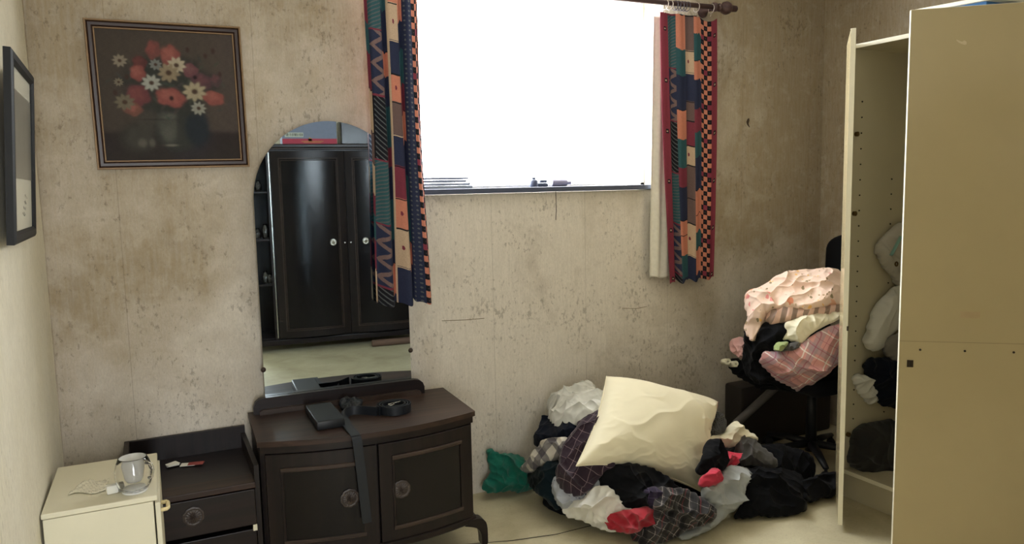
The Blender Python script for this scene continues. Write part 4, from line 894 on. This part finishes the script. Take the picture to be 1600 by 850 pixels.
B().box(1.10, 1.30, -.929, -.9284, 1.958, 1.963).box(1.12, 1.28, -.929, -.9284, 1.949, 1.953).build('print_lines', M['yellowcard'], BX)
o = B().box(1.47, 1.80, -1.25, -.96, 1.9365, 2.16, .006).build('dark_case', M['dpanel']); o.location = (-.09, .1, 0); tag(o, 'glossy dark case beside the grey-blue box on the dark wardrobe', 'case')
b = B().lathe([(0, 0), (.028, 0), (.032, .004), (.032, .55), (.028, .555), (0, .555)], 24, T(0, 0, .034) @ RY(90)); o = b.build('rolled_mat', simple('brown_mat', srgb(104,80,66), .8), auto=50); o.location = (1.56, -.70, 0); tag(o, 'rolled brown mat lying at the foot of the dark wardrobe', 'mat')
# ================================================================ OFFICE CHAIR under the clothes
OC = empty('office_chair', (3.20, 2.82, 0), 0, 'black office chair buried under clothes in the right corner', 'office chair')
b = B().box(-.24, .24, -.25, .25, .43, .50, .03); b.build('seat', M['blackcloth'], OC, auto=60)
n = 20; pr = []
for i in range(n+1):
    a = math.pi*i/n; pr.append((-.19*math.cos(a)*1.0, .12*math.sin(a)**.7))
b = B().prism([(-.20, -.36), (.20, -.36)] + [(-x, z) for x, z in pr], .05, Matrix(((0, 0, 1, .29), (1, 0, 0, -.0), (0, 1, 0, 1.09), (0, 0, 0, 1)))); o = b.build('backrest', M['blackcloth'], OC, auto=60)
md = o.modifiers.new('bev', 'BEVEL'); md.width = .014; md.segments = 3
B().box(.26, .30, -.03, .03, .42, .80, .006).build('back_support', M['black'], OC)
B().tube([(0, 0, .06), (0, 0, .25), (0, 0, .43)], [.03, .028, .024], 20).build('gas_column', M['black'], OC, smooth=True)
for i in range(5):
    a = R(72*i+20); c, s = math.cos(a), math.sin(a)
    g_ = B().tube([(.02*c, .02*s, .10), (.16*c, .16*s, .09), (.29*c, .29*s, .07)], [.026, .021, .015], 12, flat=.8).build('leg', M['black'], OC, smooth=True)
    B().lathe([(0, -.012), (.022, -.012), (.026, -.006), (.026, .006), (.022, .012), (0, .012)], 18, T(.29*c, .29*s, .027) @ RZ(72*i+20+60) @ RX(90)).tube([(.29*c, .29*s, .045), (.29*c, .29*s, .075)], .008, 8).build('caster', M['black'], g_, auto=50)
for sy in (-1,):
    B().tube(chaikin([(.05, .24*sy, .45), (.05, .29*sy, .46), (.05, .30*sy, .55), (.04, .30*sy, .66), (-.12, .30*sy, .67), (.16, .30*sy, .67)], 0).tolist(), .014, 10).build('armrest', M['black'], OC, smooth=True)
# things on the floor behind and below the chair
o = B().box(-.36, .36, -.07, .07, 0, .36, .018).build('shade_box', simple('dark_brown_shade', srgb(38,33,30), .5), auto=40); o.location = (3.36, 3.20, .0); tag(o, 'added dark box standing in for the shade behind the office chair', 'shade_box')  # dark box added where the wall foot behind the chair is only shaded
B().tube([(-.05, 0, .33), (-.05, 0, .35), (.05, 0, .35), (.05, 0, .33)], .006, 8).build('handle', M['black'], o, smooth=True)
ST = B().box(-.15, .15, -.12, .12, 0, .115, .008).build('black_device', M['black'], auto=40); ST.location = (2.80, 3.02, 0); ST.rotation_euler.z = R(-30); tag(ST, 'low black device with a thin silver line on its front, behind the trousers', 'device')
B().box(-.10, .06, -.122, -.1195, .082, .085).build('silver_line', M['chrome'], ST)
o = B().tube([(0, 0, 0), (.27, -.02, .17)], .022, 20).build('cardboard_tube', simple('grey_tube', srgb(92,88,86), .7), auto=40); o.location = (2.86, 3.03, .20); tag(o, 'grey tube slanting up behind the heap toward the office chair', 'tube')

# ================================================================ CLOTHES
C_ = {}
C_['white'] = cloth('white_cotton', srgb(226,224,216), .05); C_['offwhite'] = cloth('offwhite_cotton', srgb(214,214,208), .06)
C_['navy'] = cloth('navy_fabric', srgb(15,20,33), sheen=.05); C_['black'] = M['blackcloth']; C_['green'] = cloth('green_knit', srgb(22,98,82), .2); C_['dkgreen'] = cloth('dark_green_fabric', srgb(14,28,34), sheen=.05)
C_['red'] = cloth('red_fabric', srgb(164,42,54), .2); C_['pink'] = cloth('coral_fabric', srgb(196,60,80), .15); C_['jeans'] = cloth('grey_denim', srgb(158,162,162), .1); C_['cream'] = cloth('cream_cotton', srgb(226,220,196), .05)
C_['towel'] = cloth('charcoal_towel', srgb(74,72,70), .2); C_['pillow'] = cloth('cream_pillow', srgb(236,228,200), .03); C_['greybag'] = cloth('dark_grey_fabric', srgb(44,43,43), .15); C_['grey'] = cloth('grey_fabric', srgb(128,124,118), .15); C_['lime'] = cloth('lime_knit', srgb(150,166,110), .15); C_['blush'] = cloth('blush_fabric', srgb(204,160,156), .12)
C_['maroon'] = plaid('windowpane_maroon', srgb(52,40,50), [(0, .045, .0022, 0, srgb(150,130,134), .6), (1, .052, .0022, .3, srgb(150,130,134), .6)], .35)
C_['greyplaid'] = plaid('grey_tartan', srgb(54,52,52), [(0, .034, .002, 0, srgb(170,160,156), .6), (1, .034, .002, .2, srgb(170,160,156), .6), (0, .068, .012, .4, srgb(30,28,30), .7), (1, .068, .012, .4, srgb(30,28,30), .7), (0, .068, .003, .8, srgb(130,60,66), .6)], .5)
C_['purple'] = plaid('purple_tartan', srgb(44,36,56), [(0, .03, .0018, 0, srgb(110,96,128), .5), (1, .03, .0018, .3, srgb(110,96,128), .5)], .2)
C_['bwcheck'] = plaid('grey_white_check', srgb(196,190,178), [(0, .075, .030, 0, srgb(78,74,82), .75), (1, .085, .034, .1, srgb(78,74,82), .75), (0, .075, .008, .6, srgb(60,54,70), .7)], .5)
C_['pinkplaid'] = plaid('pink_tartan', srgb(206,152,150), [(0, .13, .040, .35, srgb(150,140,148), .55), (1, .13, .040, .5, srgb(150,140,148), .55), (0, .13, .006, .5, srgb(232,226,222), .8), (1, .13, .006, .65, srgb(232,226,222), .8), (0, .13, .006, .22, srgb(150,70,96), .6), (1, .13, .005, .3, srgb(150,70,96), .6), (0, .13, .003, .9, srgb(160,84,104), .6), (1, .13, .003, .95, srgb(160,84,104), .6)], .55)
C_['striped'] = plaid('brown_stripe', srgb(214,180,164), [(0, .052, .024, 0, srgb(128,110,98), .85)], .25)
C_['floral'] = blotches('floral_print', srgb(236,208,192), [(9, .42, srgb(232,178,150)), (14, .40, srgb(226,150,124)), (17, .34, srgb(222,140,136)), (30, .36, srgb(146,132,104)), (38, .32, srgb(170,146,116)), (26, .30, srgb(238,190,120))])
C_['hem'] = blotches('small_floral_print', srgb(176,180,188), [(50, .34, srgb(70,64,92)), (60, .3, srgb(196,160,160))])
C_['mesh'] = plaid('dotted_mesh', srgb(44,44,46), [(0, .008, .003, 0, srgb(96,96,96), .6), (1, .008, .003, 0, srgb(96,96,96), .6)], .2)
C_['coat'] = cloth('black_coat', srgb(11,12,16), sheen=.02)
HP = 'clothes in the heap on the floor'; CP = 'clothes piled on the office chair'; WP = 'clothes stuffed in the open wardrobe'
# heart of the heap: dark bundles under everything
def ellpts(c, r, h, k=14, ph=0): return [(c[0]+r[0]*math.cos(2*math.pi*i/k+ph)*(1+.06*math.sin(3*i)), c[1]+r[1]*math.sin(2*math.pi*i/k+ph)*(1+.05*math.cos(2*i)), h) for i in range(k)]
garment('dark_bundle', ellpts((2.12, 2.97), (.47, .32), .02), C_['black'], 'black clothing bundle at the very bottom of the floor heap', 'clothes', HP, puff=.31, fold=.03, wl=.2, s=.02, skirt=.01, hint=(0, 0, 1), seed=2, edge=.55, stretch=1.08, iters=10, maxc=.06)
garment('dark_bundle', ellpts((2.75, 2.78), (.34, .22), .02), C_['black'], 'black clothing bundle beneath the black trousers right of the heap', 'clothes', HP, puff=.15, fold=.03, wl=.18, s=.018, skirt=.01, hint=(0, 0, 1), seed=3, edge=.5, stretch=1.08, iters=10, maxc=.05)
KIND = dict(maroon_check='windowpane_shirt', purple_check='checked_scrap', grey_check='tartan_shirt', floral_hem='floral_fabric', pink_strip='pink_cloth', black_sock='black_garment', mesh_bag='mesh_fabric', black_scarf='black_garment', pink_plaid='tartan_shirt', white_blouse_small='white_blouse', navy_bundle='navy_clothes', grey_bundle='grey_garment', white_shirt_hanging='white_shirt', navy_cloth='navy_garment', grey_jacket='jacket', cream_blouse='blouse', green_sock='sock', grey_sock='sock', green_jumper='jumper', black_jumper='jumper', black_trousers='trousers', grey_jeans='jeans', grey_towel='towel', red_cloth='red_garment', white_vest='vest')
g = lambda n, m_, lb, cat, grp, **k: garment(KIND.get(n, n), OUT[n], C_[m_], lb, cat, grp, **k)
g('dark_green_cloth', 'dkgreen', 'dark bottle-green garment low at the heap left side', 'clothes', HP, seed=4, puff=.05)
g('navy_cloth', 'navy', 'navy garment sticking out under the white shirt', 'clothes', HP, seed=5, puff=.05)
g('white_shirt', 'offwhite', 'crumpled white shirt topmost at the back left of the heap', 'shirt', HP, seed=6, puff=.07, fold=.034, wl=.12)
g('checked_shirt', 'bwcheck', 'grey and white checked shirt sleeve trailing left off the heap', 'shirt', HP, seed=7, puff=.035)
g('floral_hem', 'hem', 'small-flowered grey blue fabric between checked shirt and white vest', 'clothes', HP, seed=8, puff=.03)
g('maroon_check', 'maroon', 'dark maroon windowpane shirt draped beside the pillow', 'shirt', HP, seed=9, puff=.05, fold=.024, dirn=1.0)
g('black_jumper', 'black', 'black jumper spread directly below the pillow', 'jumper', HP, seed=10, puff=.05, fold=.034)
g('white_vest', 'white', 'bright white vest at the front left of the heap', 'vest', HP, seed=11, puff=.045, fold=.036, wl=.10)
g('purple_check', 'purple', 'small dark purple checked piece above the grey checked shirt', 'clothes', HP, seed=12, puff=.03)
g('pink_cloth', 'pink', 'coral pink piece between pillow and grey jeans', 'clothes', HP, seed=13, puff=.02, wl=.06, fold=.03)
g('pink_strip', 'pink', 'coral pink strip right of the pillow, above the jeans waistband', 'clothes', HP, seed=14, puff=.02, wl=.06, fold=.03)
g('black_sock', 'black', 'black crumpled piece at the right edge of the pillow', 'clothes', HP, seed=15, puff=.03, wl=.09, fold=.03)
g('cream_cloth', 'cream', 'cream crumpled cloth behind the charcoal towel', 'cloth', HP, seed=16, puff=.03, wl=.07, fold=.02)
g('mesh_bag', 'mesh', 'dark dotted mesh piece poking up behind the pillow', 'mesh', HP, seed=17, puff=.02, wl=.08, fold=.012)
g('grey_towel', 'towel', 'charcoal towel rolled right of the pillow', 'towel', HP, seed=18, puff=.055, wl=.07, fold=.022)
g('red_cloth', 'red', 'crumpled red garment at the front of the heap', 'clothes', HP, seed=19, puff=.03, wl=.06, fold=.034)
g('grey_jeans', 'jeans', 'pale grey jeans curling around the right front of heap', 'jeans', HP, seed=20, puff=.05, fold=.034, wl=.13)
g('grey_check', 'greyplaid', 'dark grey tartan shirt crumpled at the front of heap', 'shirt', HP, seed=21, puff=.05, wl=.09, fold=.038)
g('black_blanket', 'black', 'black blanket bunched beneath the office chair', 'blanket', HP, seed=22, puff=.05)
g('black_scarf', 'black', 'black piece of clothing beside the open wardrobe door', 'clothes', HP, seed=23, puff=.04)
g('black_trousers', 'coat', 'black trousers spread on the floor right of the grey jeans', 'trousers', HP, seed=24, puff=.045, fold=.032, wl=.15)
g('green_jumper', 'green', 'bright green jumper slumped against the back wall', 'jumper', HP, seed=25, puff=.06, wl=.08, fold=.024)
# pillow
def pillow():
    TL, TR, BR, BL = map(np.array, ((1.972, 2.94, .603), (2.585, 2.86, .405), (2.29, 2.64, .075), (1.615, 2.64, .331)))
    n = 110; U, V = np.meshgrid(np.linspace(0, 1, n), np.linspace(0, 1, n), indexing='ij')
    nn = np.cross(TR-BL, TL-BR); nn /= np.linalg.norm(nn); nn *= -1 if nn@np.array((-.3, -.7, .5)) < 0 else 1
    pin = .030
    sU, sV = np.sin(math.pi*U), np.sin(math.pi*V); Uc = U + sV*(.035*(1-U)**2 - .055*U**2); Vc = V + sU*(.10*(1-V)**2 + .015*V**2) + .012*np.sin(U*9)*(V**3+(1-V)**3)
    P = ((1-Uc)*(1-Vc))[..., None]*BL + (Uc*(1-Vc))[..., None]*BR + (Uc*Vc)[..., None]*TR + ((1-Uc)*Vc)[..., None]*TL
    e = (np.clip(4*U*(1-U), 0, 1)*np.clip(4*V*(1-V), 0, 1)); bul = .125*e**.42
    a, b_ = U*.65, V*.5
    ew = np.exp(-((1-U)/.16)) + .7*np.exp(-V/.18) + .4*np.exp(-U/.12) + .3*np.exp(-(1-V)/.1)
    w = .030*(worley(a, b_, 31, .060, 3.4, .25)-.5)*np.clip(ew-.18, 0, 1.2) + .016*(worley(a, b_, 34, .20, 2.4, -.5)-.5)
    top = P + nn*(bul + w*np.minimum(1, e*8))[..., None]; bot = P - nn*(bul*.85 + .3*w*np.minimum(1, e*8))[..., None]
    b = bpy.data.meshes.new('pillow'); N_ = n*n; idx = np.arange(N_).reshape(n, n); bd = np.zeros((n, n), bool); bd[0] = bd[-1] = True; bd[:, 0] = bd[:, -1] = True
    i2 = idx + N_; i2[bd] = idx[bd]
    f = np.stack([idx[:-1,:-1], idx[1:,:-1], idx[1:,1:], idx[:-1,1:]], -1).reshape(-1, 4).tolist() + np.stack([i2[:-1,:-1], i2[:-1,1:], i2[1:,1:], i2[1:,:-1]], -1).reshape(-1, 4).tolist()
    org = P.reshape(-1, 3).mean(0); org[2] = .1
    VV = np.concatenate([top.reshape(-1, 3), bot.reshape(-1, 3)])-org; b.from_pydata(VV.tolist(), [], f)
    uvl = b.uv_layers.new(name='UVMap'); uu = np.concatenate([np.stack([a, b_], -1).reshape(-1, 2)]*2); lv_ = np.zeros(len(b.loops), np.int32); b.loops.foreach_get('vertex_index', lv_); uvl.data.foreach_set('uv', uu[lv_].astype(np.float32).reshape(-1)); b.validate()
    o = link('pillow', b, C_['pillow'], None, True); o.location = org; o.modifiers.new('s', 'SUBSURF').render_levels = 1
    tag(o, 'large cream pillow lying tilted on top of the clothes heap', 'pillow')
    # stitched seam with coral lining peeping out along the right edge
    ed = [top[-1, j]-org + np.array((.004, 0, .002)) for j in range(2, n-2)]
    ed = [Vector(p) + Vector((.003*math.sin(j*.9), 0, .004*math.sin(j*.5))) for j, p in enumerate(ed)]
    B().tube(ed, [.0035+.002*math.sin(j*.7) for j in range(len(ed))], 8).build('seam_lining', C_['pink'], o, smooth=True)
    B().tube([Vector(top[0, j]-org) for j in range(n)], .0022, 6).tube([Vector(top[i, 0]-org) for i in range(n)], .0022, 6).tube([Vector(top[i, -1]-org) for i in range(n)], .0022, 6).build('piped_seam', C_['pillow'], o, smooth=True)
pillow()
# chair pile
garment('dark_bundle', ellpts((3.16, 2.84), (.27, .24), .50), C_['coat'], 'black clothing bundle hidden at the core of the chair pile', 'clothes', CP, puff=.36, fold=.03, wl=.2, s=.016, skirt=.02, hint=(0, 0, 1), seed=41, edge=.5, stretch=1.08, iters=10, maxc=.05)
g('seat_cloth', 'coat', 'black cloth hanging over the chair seat edge', 'cloth', CP, seed=42, puff=.03)
g('pink_scarf', 'blush', 'dusty pink scarf end hanging at the left of chair pile', 'scarf', CP, seed=43, puff=.03, wl=.07)
g('black_coat', 'coat', 'black coat sagging down the left of the chair pile', 'coat', CP, seed=44, puff=.05)
g('cream_blouse', 'cream', 'cream blouse twisted in the middle of the chair pile', 'blouse', CP, seed=45, puff=.05, wl=.10, fold=.028)
g('pink_plaid', 'pinkplaid', 'pink tartan shirt bulging from the chair pile', 'shirt', CP, seed=46, puff=.065, wl=.16, fold=.022)
g('green_sock', 'lime', 'lime green rolled sock between blouse and tartan shirt', 'sock', CP, seed=47, puff=.03, wl=.06, s=.005)
g('grey_sock', 'towel', 'grey rolled sock beside the lime green sock', 'sock', CP, seed=48, puff=.025, wl=.06, s=.005)
g('striped_cushion', 'striped', 'brown and pink striped cushion under the floral pillowcase', 'cushion', CP, seed=49, puff=.04, fold=.012)
g('floral_pillowcase', 'floral', 'pale pink floral pillowcase draped on top of the chair pile', 'pillowcase', CP, seed=50, puff=.06, wl=.14, fold=.028)
for i, (x, y, z) in enumerate(((2.79, 3.03, .555), (2.815, 3.0, .545))):
    b = B(); n = 60
    for k_ in range(3): pass
    pts = [((.006+.012*j/n)*math.cos(j*.3), .0, (.006+.012*j/n)*math.sin(j*.3), 0) for j in range(n)]
    bb = B(); rg = []
    for p in pts: rg.append([bb.bm.verts.new((p[0], -.035, p[2])), bb.bm.verts.new((p[0], .035, p[2]))])
    for p, q in zip(rg, rg[1:]): bb.bm.faces.new((p[0], p[1], q[1], q[0]))
    o = bb.build('rolled_sock', C_['cream'], smooth=True); o.modifiers.new('t', 'SOLIDIFY').thickness = .0025; o.location = (x, y, z); o.rotation_euler = (R(-15), 0, R(-20))
    tag(o, ['left', 'right'][i] + ' one of two cream rolled socks left of the black coat', 'sock', 'rolled cream socks')
# wardrobe contents
g('dark_bag', 'greybag', 'dark grey fabric bag on the wardrobe floor', 'bag', WP, seed=61, puff=.07, fold=.016, wl=.2, skirt=.1)
g('white_sleeve', 'offwhite', 'white sleeve end lying in front of the dark grey bag', 'clothes', WP, seed=62, puff=.02, wl=.08, fold=.01)
g('white_blouse_small', 'offwhite', 'crumpled white blouse left of the navy bundle in wardrobe', 'blouse', WP, seed=63, puff=.035, wl=.07)
g('navy_bundle', 'navy', 'navy bundle of clothes hanging low inside the wardrobe', 'clothes', WP, seed=64, puff=.07, fold=.03)
g('grey_bundle', 'grey', 'rounded grey garment above the navy bundle in the wardrobe', 'clothes', WP, seed=65, puff=.06)
g('white_shirt_hanging', 'offwhite', 'off-white shirt tail hanging below the grey jacket in wardrobe', 'shirt', WP, seed=66, puff=.03, wl=.2, fold=.014, dirn=1.3, spread=.3)
gj = g('grey_jacket', 'grey', 'grey jacket with eyelets hanging highest inside the open wardrobe', 'jacket', WP, seed=67, puff=.04, wl=.2, fold=.012)

C_['aqua'] = cloth('aqua_trim', srgb(128,168,160), .1)
gj.data.materials[0] = C_['palegrey'] = cloth('pale_grey_fabric', srgb(184,180,170), .12)
GO = Vector(gj.location)
def onj(b, nm, m_): 
    bmesh.ops.transform(b.bm, matrix=Matrix.Translation(-GO), verts=b.bm.verts); return b.build(nm, m_, gj, auto=40)
def torus(c, r, t):
    return B().tube([(c[0]+r*math.cos(i*.3491), c[1], c[2]+r*math.sin(i*.3491)) for i in range(18)], t, 8, closed=True)
onj(torus((3.165, 2.322, 1.108), .009, .0035), 'brass_eyelet', M['brass'])
onj(torus((3.235, 2.322, 1.065), .016, .004), 'grey_eyelet', C_['towel'])
onj(B().tube([(3.13, 2.325, 1.15), (3.15, 2.318, 1.19), (3.185, 2.318, 1.235)], .012, 10, flat=.35), 'aqua_trim', C_['aqua'])
